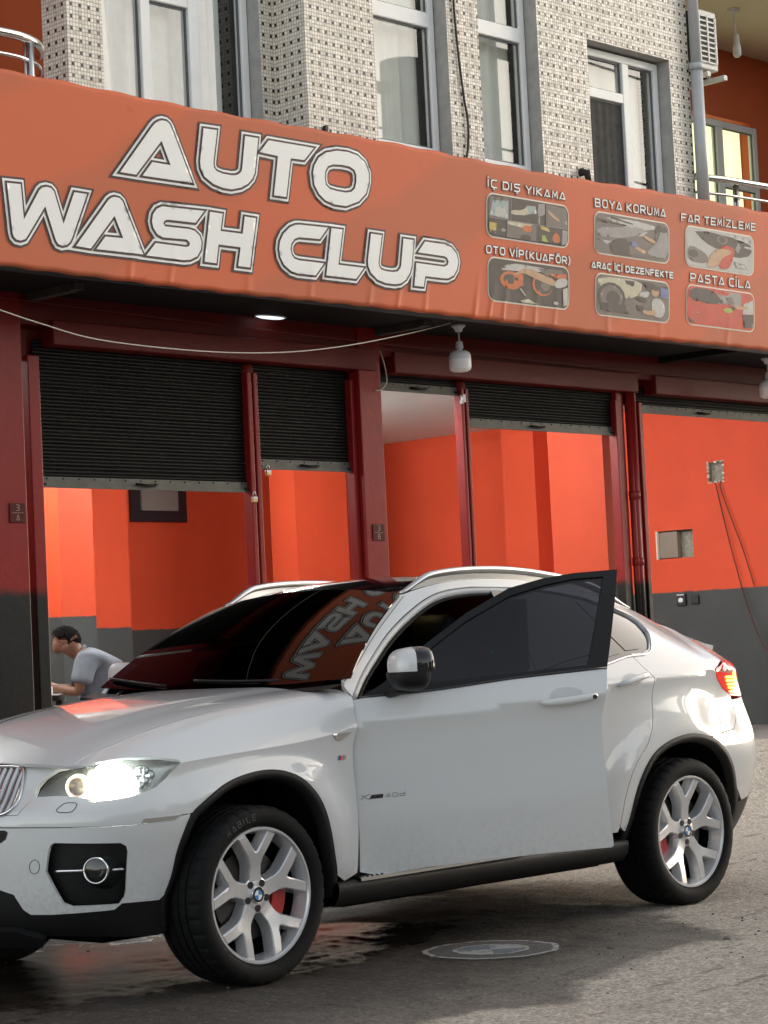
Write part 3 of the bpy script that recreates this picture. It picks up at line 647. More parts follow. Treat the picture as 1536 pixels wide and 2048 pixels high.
def plate(x,z,txt,label,yy):
    t=thing('number_plate',label,'plate',(x,yy,z)); box('panel','plate_brown',t,x-.055,x+.055,yy-.006,yy,z-.055,z+.055,bev=.002)
    mb=MB(); ff=lambda a,b: (a,yy-.0075,b)
    for ch,zz in ((txt[0],z+.013),(txt[1],z-.043)):
        st,wd=text_strokes(ch)
        for s in st: ribbon(mb,[(x+(px-wd/2)*.032,zz+py*.032) for px,py in s],.0035,ff)
    mb.out('lettering','plate_text',t); box('divider','plate_text',t,x-.04,x+.04,yy-.0075,yy-.006,z-.001,z+.001)
plate(1.47,2.215,'3A','small brown plate reading 3 over A on the left column',2.498)
plate(4.41,2.12,'3B','small brown plate reading 3 over B on the middle column',2.498)
# ---- canopy lamps
def pendant(x,y,label):
    t=thing('pendant_bulb',label,'lamp',(x,y,3.47),'pendant bulbs under the canopy')
    mb=MB(); mb.lathe([(0,3.474),(.047,3.474),(.047,3.463),(.03,3.45),(.022,3.428),(0,3.428)],(x,y,0),'z',20); mb.out('ceiling_rose','lamp_plastic',t,True)
    mb=MB(); mb.tube([(x,y,3.43),(x,y,3.355)],.006,8); mb.out('stem','lamp_plastic',t,True)
    mb=MB(); mb.lathe([(0,3.362),(.020,3.362),(.024,3.345),(.027,3.318),(.016,3.312),(.018,3.305),(.044,3.300),(.064,3.288),(.072,3.27),(.074,3.242)],(x,y,0),'z',28); auto_smooth(mb.out('lamp_base','lamp_plastic',t,True),50)
    mb=MB(); mb.lathe([(.0735,3.243),(.0735,3.19),(.068,3.173),(.05,3.163),(0,3.158)],(x,y,0),'z',28); auto_smooth(mb.out('bulb','lamp_white',t,True),50)
pendant(4.855,2.10,'white pendant bulb hanging under the banner above the nearly open shutter')
pendant(8.46,2.10,'white pendant bulb at the right edge of the photo')
t=thing('canopy_light','oval lit canopy light on the dark soffit above the wide shutter','lamp',(3.46,2.44,3.47)); mb=MB(); mb.lathe([(0,-.022),(.09,-.020),(.115,-.012),(.12,0)],(0,0,0),'z',28)
for i,v in enumerate(mb.V): mb.V[i]=(3.46+v[0],2.44+v[1]*.35,3.474+v[2]*.7)
mb.out('diffuser','led_soffit',t,True); mb=MB(); mb.tube([(3.46+.125*math.cos(a),2.44+.046*math.sin(a),3.472) for a in np.linspace(0,2*math.pi,29)],.006,6,False); mb.out('rim','lamp_plastic',t,True)
for x,lb in ((1.62,'bracket end under the canopy above the left column'),(4.50,'bracket end under the canopy above the middle column'),(7.62,'dark bracket arm under the canopy above the drain pipes')):
    t=thing('canopy_bracket',lb,'bracket',(x,2.3,3.44)); box('arm','soffit' if x>7 else 'shutter_bar',t,x-.03,x+.03,1.75 if x>7 else 2.1,2.5,3.43,3.475); box('tip','shutter_bar',t,x-.035,x+.035,1.70 if x>7 else 2.05,1.75 if x>7 else 2.1,3.435,3.472)
def cable(name,label,pts,r,m,cat='cable'):
    P=[Vector(p) for p in pts]; out=[]
    for i in range(len(P)-1):
        p0=P[max(i-1,0)];p1=P[i];p2=P[i+1];p3=P[min(i+2,len(P)-1)]
        for k in range(6):
            t=k/6; out.append(.5*((2*p1)+(p2-p0)*t+(2*p0-5*p1+4*p2-p3)*t*t+(3*p1-p0-3*p2+p3)*t**3))
    out.append(P[-1]); mb=MB(); mb.tube(out,r,6); return setp(mb.out(name,m,None,True),label,cat)
cable('hanging_cable','pale cable sagging across the dark canopy in front of the shutters',[(-.6,1.76,3.55),(.15,1.76,3.36),(.837,1.75,3.216),(1.081,1.75,3.168),(1.504,1.75,3.103),(2.232,1.75,3.088),(2.862,1.75,3.120),(3.456,1.78,3.203),(4.186,1.9,3.35),(4.72,2.05,3.47)],.0036,'cable_white')
cable('thin_wire','thin red painted wire stretched along the lintel beams',[(-.5,2.44,3.50),(1.6,2.44,3.42),(4.4,2.44,3.37),(7.2,2.44,3.345),(9.5,2.44,3.33)],.004,'red_paint','wire')
cable('loose_wire','thin wire hanging over the top of the middle column',[(4.50,2.49,3.33),(4.52,2.47,3.22),(4.52,2.46,3.12),(4.49,2.48,3.07),(4.44,2.49,3.06)],.004,'cable_white','wire')
for k,pts in enumerate(([(11.38,4.72,2.79),(11.375,4.693,2.72),(11.37,4.60,2.3),(11.37,4.526,1.998),(11.35,4.411,1.617),(11.3,4.235,1.259),(11.25,4.0,1.0),(11.25,3.7,.75)],[(11.38,4.65,2.80),(11.375,4.647,2.716),(11.37,4.54,2.42),(11.37,4.432,2.133),(11.37,4.332,1.79)])):
    cable('wall_cable',('longer dark red cable hanging down the right wall from the square hole','shorter dark red cable running down the right wall beside the longer one')[k],pts,.006,'cable_red')
t=thing('wall_socket','white and black wall socket on the charcoal band of the right wall','socket',(11.38,5.18,1.70)); box('back_plate','frame_dark',t,11.37,11.398,5.13,5.23,1.65,1.76,bev=.004); mb=MB(); mb.lathe([(.024,0),(.024,-.012),(.0,-.014)],(11.37,5.18,1.70),'x',16); mb.out('outlet','lamp_white',t,True); box('top_strip','lamp_white',t,11.362,11.37,5.14,5.22,1.748,1.756)
setp(box('blank_socket','frame_dark',None,11.375,11.398,4.98,5.07,1.66,1.74,bev=.004),'plain dark blank plate beside the wall socket','socket')
# ---- tube lights in the hall (their light is their own)
def tube_light(x,y,rot,label,L=1.2):
    t=thing('tube_light',label,'lamp',(x,y,CZ),'tube lights in the hall'); dx,dy=(L/2,.05) if rot==0 else (.05,L/2)
    box('housing','lamp_plastic',t,x-dx,x+dx,y-dy,y+dy,CZ-.05,CZ-.002)
    a,b=((x-L/2+.02,y),(x+L/2-.02,y)) if rot==0 else ((x,y-L/2+.02),(x,y+L/2-.02))
    mb=MB(); mb.tube([(a[0],a[1],CZ-.075),(b[0],b[1],CZ-.075)],.016,10); mb.out('tube','tube_light',t,True)
LAMPS=[(1.0,5.0,1,'tube light on the hall ceiling nearest the left shutter'),(2.4,6.6,1,'tube light on the hall ceiling deep on the left'),(5.0,3.5,1,'tube light on the hall ceiling behind the narrow shutter'),(7.4,7.0,1,'tube light on the hall ceiling before the right wall'),(8.6,3.4,0,'tube light on the hall ceiling near the right corner'),(5.0,7.9,1,'tube light on the hall ceiling in front of the left pillar')]
for l in LAMPS: tube_light(*l)
# ================================================================== upper floor
up=bld
YB=1.75; YR=2.02
def mos_wall(name,x0,x1,z0,z1,y,holes=()):
    V2,T,L=fill([(x0,z0),(x1,z0),(x1,z1),(x0,z1)],holes,interior=False); V=[(x,y,z) for x,z in V2]
    F=[t[::-1] if area2([V2[i] for i in t])>0 else t for t in T]; F=[t[::-1] for t in F]
    return part(name,V,F,'mosaic',bld)
Z0,Z1=4.2,7.6
rect=lambda a,b,c,d:[(a,c),(b,c),(b,d),(a,d)]
def reveal(x0,x1,z0,z1,y0,y1,m='plaster_grey'):
    mb=MB(); mb.add([(x0,y0,z0),(x0,y1,z0),(x0,y1,z1),(x0,y0,z1)],[(0,1,2,3)]); mb.add([(x1,y0,z0),(x1,y0,z1),(x1,y1,z1),(x1,y1,z0)],[(0,1,2,3)]); mb.add([(x0,y0,z1),(x0,y1,z1),(x1,y1,z1),(x1,y0,z1)],[(0,1,2,3)]); mb.add([(x0,y0,z0),(x1,y0,z0),(x1,y1,z0),(x0,y1,z0)],[(0,1,2,3)]); return mb.out('window_reveal',m,bld)
# tiled wall faces: left recessed bay, return, projecting bay
mos_wall('tiled_wall',1.577,3.19,Z0,Z1,YR,[rect(1.835,3.075,4.3,7.0)])
part('tiled_return',[(3.19,YB,Z0),(3.19,YR,Z0),(3.19,YR,Z1),(3.19,YB,Z1)],[(0,3,2,1)],'mosaic',bld)
H=[rect(3.80,4.49,4.3,7.0),rect(4.80,5.41,4.3,7.0),rect(5.95,6.90,4.3,5.505)]
mos_wall('tiled_wall',3.19,7.14,Z0,Z1,YB,H)
part('tiled_return',[(1.577,YR,Z0),(1.577,YR+.22,Z0),(1.577,YR+.22,Z1),(1.577,YR,Z1)],[(0,1,2,3)],'mosaic',bld)
part('tiled_return',[(7.14,YB,Z0),(7.14,3.2,Z0),(7.14,3.2,Z1),(7.14,YB,Z1)],[(0,1,2,3)],'mosaic',bld)
for a,b,c,d,y in ((1.835,3.075,4.3,7.0,YR),(3.80,4.49,4.3,7.0,YB),(4.80,5.41,4.3,7.0,YB),(5.95,6.90,4.3,5.505,YB)): reveal(a,b,c,d,y,y+.22)
def curtain(x0,x1,z0,z1,y,m,amp=.02,per=.11,ph=0,lean=0):
    xs=np.linspace(x0,x1,int((x1-x0)/.012)+2); zs=np.linspace(z0,z1,6); V=[];F=[]
    for z in zs:
        for x in xs: V.append((x+lean*(z1-z),y+amp*math.sin(x*2*math.pi/per+ph+1.3*math.sin(x*9))+.3*amp*math.sin(x*37+z),z))
    n=len(xs)
    for i in range(len(zs)-1):
        for k in range(n-1): F.append((i*n+k,i*n+k+1,(i+1)*n+k+1,(i+1)*n+k))
    return V,F
def window(label,x0,x1,z0,z1,y,vert=(),horiz=(),fw=.055,m='pvc',back='curtain',panes=None,parts=(),dark=False):
    """frame bars, one pane per cell, curtain behind; vert / horiz: (pos, width, z-or-x range)"""
    t=thing('window',label,'window',((x0+x1)/2,y,z0)); d=.06
    for n_,a in (('frame_bar',(x0,x0+fw,y,y+d,z0,z1)),('frame_bar',(x1-fw,x1,y,y+d,z0,z1)),('frame_bar',(x0+fw,x1-fw,y,y+d,z1-fw,z1)),('frame_bar',(x0+fw,x1-fw,y,y+d,z0,z0+fw))): box(n_,m,t,*a,bev=.006)
    for xx,w,a,b in vert: box('mullion',m,t,xx-w/2,xx+w/2,y-.004,y+d-.004,a,b,bev=.006)
    for zz,w,a,b in horiz: box('transom',m,t,a,b,y-.004,y+d-.004,zz-w/2,zz+w/2,bev=.006)
    for a,b,c,e in (panes or [(x0+fw,x1-fw,z0+fw,z1-fw)]):
        mb=MB(); mb.add([(a-.004,y+.032,c-.004),(b+.004,y+.032,c-.004),(b+.004,y+.032,e+.004),(a-.004,y+.032,e+.004)],[(0,1,2,3)]); pn=mb.out('pane','window_glass',t)
        g=.010; bd=MB(); bd.box(a,a+g,y+.018,y+.03,c,e); bd.box(b-g,b,y+.018,y+.03,c,e); bd.box(a+g,b-g,y+.018,y+.03,e-g,e); bd.box(a+g,b-g,y+.018,y+.03,c,c+g); bd.out('gasket','pvc_dark',pn)
    for q in parts:
        V,F=curtain(*q[:5],q[5],**(q[6] if len(q)>6 else {})); part('curtain',V,F,q[5],t,True)
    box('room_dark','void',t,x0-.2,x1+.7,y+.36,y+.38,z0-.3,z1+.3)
    return t
window('wide left window with grey net curtains behind three panes',1.84,3.07,4.32,6.98,YR+.10,vert=((2.245,.075,4.375,6.92),(2.625,.085,4.375,6.92)),panes=[(1.895,2.207,4.375,6.92),(2.283,2.582,4.375,5.215),(2.283,2.582,5.295,6.92),(2.668,3.015,4.375,6.92)],horiz=((5.255,.08,2.283,2.582),),parts=[(1.86,2.72,4.33,6.9,YR+.24,'curtain_grey',dict(amp=.014,per=.14)),(2.66,2.96,4.33,6.9,YR+.245,'curtain_grey',dict(amp=.012,per=.12)),(1.86,1.93,4.33,6.9,YR+.205,'curtain',dict(amp=.008,per=.1,lean=.06))])
window('tall window with cream curtain, left of the two narrow bay windows',3.81,4.48,4.5,6.9,YB+.10,horiz=((5.395,.10,3.865,4.425),),panes=[(3.865,4.425,4.555,5.345),(3.865,4.425,5.445,6.845)],parts=[(3.83,4.47,4.5,6.9,YB+.27,'curtain',dict(amp=.018,per=.15))])
window('tall window with cream curtain, right of the two narrow bay windows',4.81,5.40,4.5,6.9,YB+.10,horiz=((5.445,.10,4.865,5.345),),panes=[(4.865,5.345,4.555,5.395),(4.865,5.345,5.495,6.845)],parts=[(4.83,5.40,4.5,6.9,YB+.27,'curtain',dict(amp=.018,per=.15,ph=1))])
window('short window with peeling frame and a dark mesh lower left pane',5.96,6.89,4.32,5.49,YB+.10,vert=((6.50,.075,4.375,5.435),),horiz=((5.175,.07,6.015,6.4625),),panes=[(6.015,6.4625,4.375,5.14),(6.015,6.4625,5.21,5.435),(6.5375,6.835,4.375,5.435)],parts=[(6.50,6.86,4.33,5.46,YB+.26,'curtain',dict(amp=.010,per=.2)),(6.0,6.5,5.16,5.46,YB+.26,'curtain',dict(amp=.010,per=.2))])
mat('mesh_cloth',(.055,.052,.047),.85,var=.5,vs=16); V,F=curtain(6.018,6.46,4.36,5.142,YB+.124,'mesh_cloth',amp=.002,per=.09); setp(part('fly_mesh',V,F,'mesh_cloth',None,True),'dark fly mesh over the lower left pane of the short window','mesh')
# black cable down the tiles between the narrow windows, iron stubs above the banner
cable('facade_cable','black cable running down the tiles between the narrow windows',[(4.56,YB-.012,6.6),(4.555,YB-.012,5.6),(4.575,YB-.012,5.2),(4.61,YB-.012,4.9),(4.635,YB-.014,4.75),(4.63,YB-.014,4.6),(4.60,YB-.016,4.48)],.008,'cable_dark')
setp(box('iron_stub','cable_dark',None,3.305,3.325,YB-.03,YB-.002,4.42,4.53),'short black iron stub above the banner beside the bay corner','stub')
mb=MB(); mb.tube([(5.80,YB-.002,4.55),(5.81,YB-.05,4.54),(5.815,YB-.06,4.47)],[.03,.026,.02],10); setp(mb.out('rusty_pipe','wood_dark',None,True),'short rusty pipe stub above the banner','pipe')
mb=MB(); mb.tube([(7.165,YB-.05,4.40),(7.165,YB-.05,5.48)],.045,14); mb.tube([(7.165,YB-.05,5.48),(7.165,YB-.05,7.5)],.040,14); mb.lathe([(.045,-.02),(.054,-.02),(.054,.03),(.045,.03)],(7.165,YB-.05,5.48),'z',16); setp(mb.out('downpipe','pvc_grey',None,True),'grey weathered downpipe at the right corner of the tiled wall','pipe')
# recessed balconies left and right
box('balcony_wall','orange_wall',bld,-3,1.90,3.20,3.35,4.0,7.6)
part('balcony_side',[(1.585,YR+.22,4.0),(1.585,3.2,4.0),(1.585,3.2,7.6),(1.585,YR+.22,7.6)],[(0,1,2,3)],'orange_wall',bld)
box('balcony_wall','orange_wall',bld,7.14,13,3.20,3.35,5.75,7.6); box('balcony_wall','orange_wall',bld,10.06,13,3.20,3.35,4.0,5.75); box('balcony_wall','orange_wall',bld,7.14,8.1,3.20,3.35,4.0,5.75)
box('balcony_side','orange_wall',bld,10.9,11.0,1.7,3.2,4.0,7.6)
box('balcony_ceiling','cream_ceiling',bld,7.16,11,1.6,3.22,6.35,6.5)
for x0,x1 in ((-3,1.55),(7.2,13)): box('balcony_slab','concrete',bld,x0,x1,1.76,3.3,3.61,4.1)
box('slab_edge','concrete',bld,-3,13,1.735,2.3,3.605,4.19)
window('lit window with pale yellow curtain at the right balcony',8.1,10.06,4.1,5.70,3.14,vert=((9.50,.09,4.155,5.645),),horiz=((5.17,.07,9.545,10.005),),panes=[(8.155,9.455,4.155,5.645),(9.545,10.005,5.205,5.645),(9.545,10.005,4.155,5.135)],m='pvc_grey',parts=[(8.1,10.05,4.1,5.7,3.30,'curtain_lit',dict(amp=.015,per=.2))])
def rail(label,path,zs,posts):
    t=thing('balcony_railing',label,'railing',(path[0][0],path[0][1],4.4),'steel balcony railings')
    for z,r,cut in zs:
        P=[(x,y,z) for x,y in path[:len(path)-cut or None]]; mb=MB(); mb.tube(P,r,12); mb.out('rail_tube','steel',t,True)
    for x,y in posts:
        mb=MB(); mb.tube([(x,y,4.12),(x,y,zs[0][0]-.012)],.022,12); mb.out('post','steel',t,True); mb=MB(); mb.tube([(x-.035,y,4.12),(x-.035,y,zs[0][0]-.03)],.008,8); mb.out('thin_rod','steel',t,True)
pl=[(-2.5,1.72),(.3,1.72),(.93,1.72)]+[(.93+.45*math.sin(a),2.17-.45*math.cos(a)) for a in np.linspace(.12,1.5,12)]
rail('steel balcony railing with curved end at the upper left',pl,((4.70,.026,3),(4.585,.011,0),(4.49,.011,0)),((1.10,1.75),(-1,1.72)))
pr=[(7.22,1.80),(7.35,1.77)]+[(7.5+.15*k,1.74-.01*k) for k in range(5)]+[(8.4,1.70),(10.5,1.70)]
rail('steel balcony railing at the upper right in front of the lit window',pr,((4.70,.026,0),(4.585,.011,0),(4.49,.011,0)),((7.66,1.75),(9.5,1.70)))
def ac():
    t=thing('air_conditioner','off-white air conditioner outdoor unit beside the downpipe','air conditioner',(7.48,2.2,5.57))
    x0,x1,y0,y1,z0,z1=7.36,7.68,1.86,2.55,5.56,6.01
    box('casing','ac_white',t,x0,x1,y0,y1,z0,z1,bev=.012)
    # louvred end grille facing the street
    gx0,gx1=7.44,7.645; box('grille_void','ac_dark',t,gx0,gx1,y0-.004,y0-.001,z0+.05,z1-.05)
    for k in range(10):
        z=z0+.05+k*(z1-z0-.1)/9; box('louvre','ac_white',t,gx0-.005,gx1+.005,y0-.014,y0-.005,z-.006,z+.006)
    for x in (gx0,(gx0+gx1)/2,gx1): box('grille_bar','ac_white',t,x-.008,x+.008,y0-.018,y0-.0145,z0+.045,z1-.045)
    box('side_vent','ac_dark',t,x0-.004,x0-.001,y0+.02,y1-.02,z0+.03,z1-.03)
    for x in (x0+.05,x1-.06): box('bracket','ac_white',t,x-.02,x+.02,y0-.10,y1+.12,z0-.09,z0-.055); box('foot','ac_dark',t,x-.025,x+.025,y0+.05,y1-.05,z0-.055,z0)
ac()
t=thing('ceiling_socket','bare lamp socket hanging from the balcony ceiling','lamp',(8.72,2.4,6.35)); mb=MB(); mb.lathe([(.05,6.348),(.045,6.33),(.012,6.31),(0,6.30)],(8.72,2.4,0),'z',16); mb.out('rose','lamp_plastic',t,True); mb=MB(); mb.tube([(8.72,2.4,6.31),(8.735,2.4,6.14)],.007,8); mb.out('stem','lamp_plastic',t,True); mb=MB(); mb.lathe([(0,6.15),(.022,6.14),(.026,6.06),(.034,6.05),(.034,5.98),(.02,5.96),(0,5.96)],(8.737,2.4,0),'z',14); mb.out('bulb_holder','lamp_plastic',t,True)
# ================================================================== banner
def bY(x,z):
    """banner surface: leans a little, rippled towards the lower edge"""
    x=np.asarray(x,float); z=np.asarray(z,float)
    f=np.clip((3.78-z)/.36,0,1)**1.6; o=0
    for c,w,a,k in ((1.66,.035,.014,.10),(1.95,.03,.012,.12),(2.55,.05,.008,.0),(3.05,.04,.010,.05),(3.55,.035,.014,.12),(3.80,.03,.016,.14),(4.05,.03,.012,.10),(4.52,.03,.020,.12),(4.66,.022,.022,.16),(4.80,.022,.020,.10),(4.98,.03,.014,.16),(5.12,.03,.012,.08),(5.32,.03,.010,.12),(5.9,.05,.008,0),(6.5,.05,.006,0),(7.3,.05,.008,.1)):
        q=(x-c+k*(3.44-z)*1.6)/(w*.55); o=o+.62*a*np.exp(-q*q)
    return 1.60+.067*(4.45-z)-o*f-.003*np.sin(x*1.9+z*2.2)*np.sin((4.45-z)*3)
def bP(x,z,off=0): x=np.asarray(x,float); z=np.asarray(z,float); return np.stack([x,bY(x,z)-off,z],-1)
def banner():
    t=thing('banner','long orange car wash banner with white lettering above the shutters','banner',(4.5,1.6,3.4))
    xs=np.arange(-2.6,10.41,.0125); topz=lambda x:4.452+.006*np.sin(x*2.1)+.016*sstep(4.5,7.5,x)+.004*np.sin(x*17); botz=lambda x:3.438+.006*np.sin(x*1.7+1)+.003*np.sin(x*23)
    k=44; V=[];F=[]; n=len(xs)
    for j in range(k+1):
        z=botz(xs)+(topz(xs)-botz(xs))*j/k; V.append(bP(xs,z))
    V=np.concatenate(V)
    # folded hems over the frame
    tb=np.stack([xs,bY(xs,topz(xs))+.05,topz(xs)+.004],-1); bb=np.stack([xs,bY(xs,botz(xs))+.05,botz(xs)-.004],-1)
    F=[(j*n+i,j*n+i+1,(j+1)*n+i+1,(j+1)*n+i) for j in range(k) for i in range(n-1)]
    b=len(V); V=np.vstack([V,tb,bb]); F+=[(k*n+i,k*n+i+1,b+i+1,b+i) for i in range(n-1)]+[(b+n+i,b+n+i+1,i+1,i) for i in range(n-1)]
    part('vinyl_sheet',V,F,'banner_vinyl',t,True)
    mb=MB(); mb.tube([(-2.6,1.645,4.43),(10.4,1.645,4.43)],.02,8); mb.tube([(-2.6,1.72,3.44),(10.4,1.72,3.44)],.02,8); mb.out('frame_tube','dark_metal',t,True)
    names=['letter_a','letter_u','letter_t','letter_o','letter_w','letter_a','letter_s','letter_h','letter_c','letter_l','letter_u','letter_p']
    for i,(nm,L) in enumerate(zip(names,LET)):
        root=None
        for lay,(d,m) in enumerate(((.0365,'print_brown'),(.0245,'print_white'),(.0120,'print_brown'),(0,'print_white'))):
            outl=offset_poly(L[0],d); holes=[offset_poly(h,-d) for h in L[1:]]
            V2,T,lp=fill(resample(outl,.02),[resample(h,.02) for h in holes],.02); A=np.array(V2)
            P=bP(A[:,0],A[:,1],.003+.0026*lay+.00015*i); T=[q if area2([V2[w] for w in q])>0 else q[::-1] for q in T]
            o=part(nm if lay==0 else ('letter_fill' if lay==3 else 'letter_outline'),P,T,m,t if root is None else root,True)
            if root is None: root=o
    for txt,(x0,z0),x1,cap in CAP:
        st,wd=text_strokes(txt); sx=(x1-x0)/wd
        root=None
        for lay,(w,m) in enumerate(((.0185,'halo'),(.0094,'print_white'))):
            mb=MB()
            for k_,s in enumerate(st):
                e=.003+.0035*lay+.0002*(k_%9); ribbon(mb,[(x0+px*sx,z0+py*cap+(px*sx)*CSL.get(txt,0)) for px,py in s],w,lambda a,b,e=e:tuple(bP(a,b,e)),ext=w*.6 if lay==0 else .002)
            o=mb.out('caption',m,t if root is None else root); o['kind']='stuff'; root=root or o
    # printed photo cards
    def card(x0,x1,z0,z1,shapes,bg_):
        o=offset_poly(rr(x0,z0,x1,z1,.055,5),.0)
        def lay(poly,m,nm,par,l):
            V2,T,lp=fill(resample(poly,.02),(),.02); A=np.array(V2); T=[q if area2([V2[w] for w in q])>0 else q[::-1] for q in T]
            return part(nm,bP(A[:,0],A[:,1],l),T,m,par,True)
        root=lay(offset_poly(o,.010),'print_cream','photo_card',t,.003); lay(o,bg_,'photo_print',root,.006)
        W_,H_=x1-x0,z1-z0
        for k,(m,poly) in enumerate(shapes):
            poly=[(x0+min(max(px,.015),.985)*W_,z0+min(max(py,.02),.98)*H_) for px,py in poly]
            # keep clear of the rounded corners
            q=[]
            for px,pz in poly:
                for cx,cz in ((x0+.055,z0+.055),(x1-.055,z0+.055),(x0+.055,z1-.055),(x1-.055,z1-.055)):
                    if (px-cx)*(cx-(x0+x1)/2)>0 and (pz-cz)*(cz-(z0+z1)/2)>0:
                        d=math.hypot(px-cx,pz-cz)
                        if d>.052: px=cx+(px-cx)*.052/d; pz=cz+(pz-cz)*.052/d
                q.append((px,pz))
            if len(q)>4 and len(q)<13: q=smooth_poly(q,1)
            if abs(area2(q))>1e-5: lay(q,m,'printed_shape',root,.0066+.00022*k)
    R_=lambda a,b,c,d:[(a,c),(b,c),(b,d),(a,d)]
    def E_(cx,cy,rx,ry,n=14,a0=0,a1=360): return [(cx+rx*math.cos(math.radians(a0+(a1-a0)*k/n)),cy+ry*math.sin(math.radians(a0+(a1-a0)*k/n))) for k in range(n+(0 if a1-a0==360 else 1))]
    card(4.646,5.465,3.978,4.247,[('ph_mid',R_(0,.27,.45,1)),('ph_teal',[(.03,.5),(.25,.46),(.25,.9),(.06,.86)]),('ph_light',[(.08,.5),(.25,.5),(.2,.74),(.1,.7)]),('ph_dark',R_(.28,.71,.44,1)),('ph_cream',[(.28,.58),(.5,.63),(.56,.78),(.5,.9),(.42,.72),(.28,.7)]),('ph_teal',[(.5,.66),(.6,.7),(.58,.88),(.48,.86)]),('ph_grey',[(.6,.6),(.7,.72),(.7,1),(.62,.95)]),('ph_dark',E_(.62,.52,.08,.13)),('ph_grey',E_(.63,.55,.012,.10)),('ph_mid',R_(.725,1,.44,1)),('ph_skin',[(.73,.86),(.8,.76),(.9,.62),(.86,.6),(.76,.72)]),
      ('ph_dark',R_(0,.22,0,.42)),('ph_yellow',[(.02,.15),(.1,.13),(.11,.32),(.02,.33)]),('ph_grey',E_(.19,.18,.03,.04)),('ph_mid',R_(.235,.6,0,.42)),('ph_cream',[(.24,.34),(.45,.3),(.56,.42),(.24,.42)]),('ph_orange',E_(.48,.30,.06,.08)),('ph_dark',E_(.46,.08,.07,.07)),('ph_dark',R_(.615,1,0,.42)),('ph_yellow',[(.65,.34),(.76,.30),(.74,.40),(.64,.42)]),('ph_green',[(.66,.06),(.74,.04),(.70,.2),(.66,.2)]),('ph_orange',[(.80,.06),(.88,.06),(.89,.2),(.84,.34),(.79,.2)]),('ph_grey',[(.91,0),(.985,.05),(.985,.38),(.92,.4)]),
      ('ph_grey',R_(.272,.279,.42,1)),('ph_grey',R_(.712,.718,.44,1)),('ph_grey',R_(0,1,.425,.437)),('ph_grey',R_(.225,.231,0,.42)),('ph_grey',R_(.603,.609,0,.42))],'ph_dark')
    card(4.661,5.471,3.566,3.837,[('ph_light',[(.12,.74),(.26,.94),(.55,.93),(.8,.9),(.6,.8),(.3,.76)]),('ph_dark',[(.13,.8),(.22,.84),(.18,.78)]),('ph_mid',[(.6,.9),(.9,.93),(.96,.78),(.7,.76)]),('ph_orange',E_(.27,.52,.14,.22)),('ph_dark',E_(.25,.55,.075,.12)),('ph_orange',R_(.3,.42,.42,.7)),('ph_dark',[(.31,.53),(.36,.53),(.36,.6),(.31,.6)]),('ph_orange',[(.74,.80),(.97,.84),(.97,.70),(.86,.70)]),('ph_orange',E_(.66,.50,.13,.27)),('ph_dark',E_(.675,.52,.115,.24)),('ph_mid',E_(.70,.5,.06,.14)),('ph_skin',[(.28,.66),(.42,.84),(.52,.86),(.62,.78),(.84,.66),(.82,.50),(.70,.56),(.5,.68),(.42,.74),(.32,.65)]),('ph_light',[(.80,.52),(.86,.46),(.98,.56),(.98,.74),(.86,.72)]),('ph_light',[(.93,.04),(.985,.1),(.985,.52),(.92,.46)]),('ph_light',[(.37,.34),(.44,.18),(.45,.2),(.39,.36)]),('ph_cream',[(.38,.06),(.48,.12),(.6,.02),(.4,.02)]),('ph_light',E_(.83,.10,.03,.04))],'ph_dark')
    card(5.757,6.589,3.975,4.247,[('ph_light',[(.05,.92),(.6,.95),(.9,.85),(.55,.68),(.3,.78)]),('ph_dark',[(.02,.86),(.4,.8),(.42,.76),(.02,.78)]),('ph_dark',[(.2,.96),(.5,.86),(.5,.83),(.2,.9)]),('ph_grey',[(.0,.62),(.35,.72),(.62,.8),(.68,.7),(.5,.52),(.25,.42),(.0,.40)]),('ph_mid',[(0,.38),(.3,.46),(.5,.40),(.5,.3),(0,.3)]),('ph_light',[(.06,.33),(.22,.33),(.15,.24)]),('ph_dark',E_(.36,.20,.17,.24)),('ph_mid',R_(.45,.72,.06,.3)),('ph_grey',[(.88,.86),(.985,.8),(.985,.1),(.8,.08),(.68,.16),(.74,.3),(.84,.5)]),('ph_dark',[(.8,.95),(.98,.9),(.96,.74),(.84,.78),(.78,.5),(.82,.5)]),('ph_skin',[(.62,.62),(.72,.58),(.82,.5),(.8,.42),(.68,.5)]),('ph_skin',[(.55,.30),(.68,.2),(.66,.12),(.52,.24)]),('ph_blue',[(.47,.42),(.54,.40),(.56,.28),(.48,.28)]),('ph_light',[(.56,.56),(.68,.72),(.7,.7),(.62,.56)])],'ph_mid')
    card(5.768,6.589,3.557,3.83,[('ph_cream',[(0,.7),(0,1),(.62,1),(.6,.62),(.42,.45),(.3,.55)]),('ph_light',[(.6,.68),(.74,.74),(.70,.58),(.56,.5)]),('ph_dark',[(.38,.93),(.52,.93),(.5,.8),(.4,.84)]),('ph_dark',E_(.2,.45,.19,.38)),('ph_mid',E_(.2,.45,.15,.31)),('ph_dark',E_(.22,.43,.09,.2)),('ph_dark',[(.05,.1),(.05,.3),(.4,.3),(.45,.08)]),('ph_dark',[(.6,.96),(.985,.9),(.985,.6),(.72,.7)]),('ph_blue',[(.88,.86),(.985,.84),(.985,.6),(.88,.62)]),('ph_light',[(.78,.58),(.9,.55),(.95,.3),(.9,.08),(.78,.1),(.74,.4)]),('ph_skin',E_(.80,.72,.055,.11)),('ph_dark',E_(.81,.82,.06,.06)),('ph_skin',[(.80,.3),(.82,.12),(.64,.12),(.62,.24),(.72,.22)]),('ph_dark',[(.52,.54),(.6,.58),(.7,.5),(.66,.42),(.56,.46)]),('ph_dark',[(.54,.34),(.64,.34),(.64,.24),(.56,.2)])],'ph_mid')
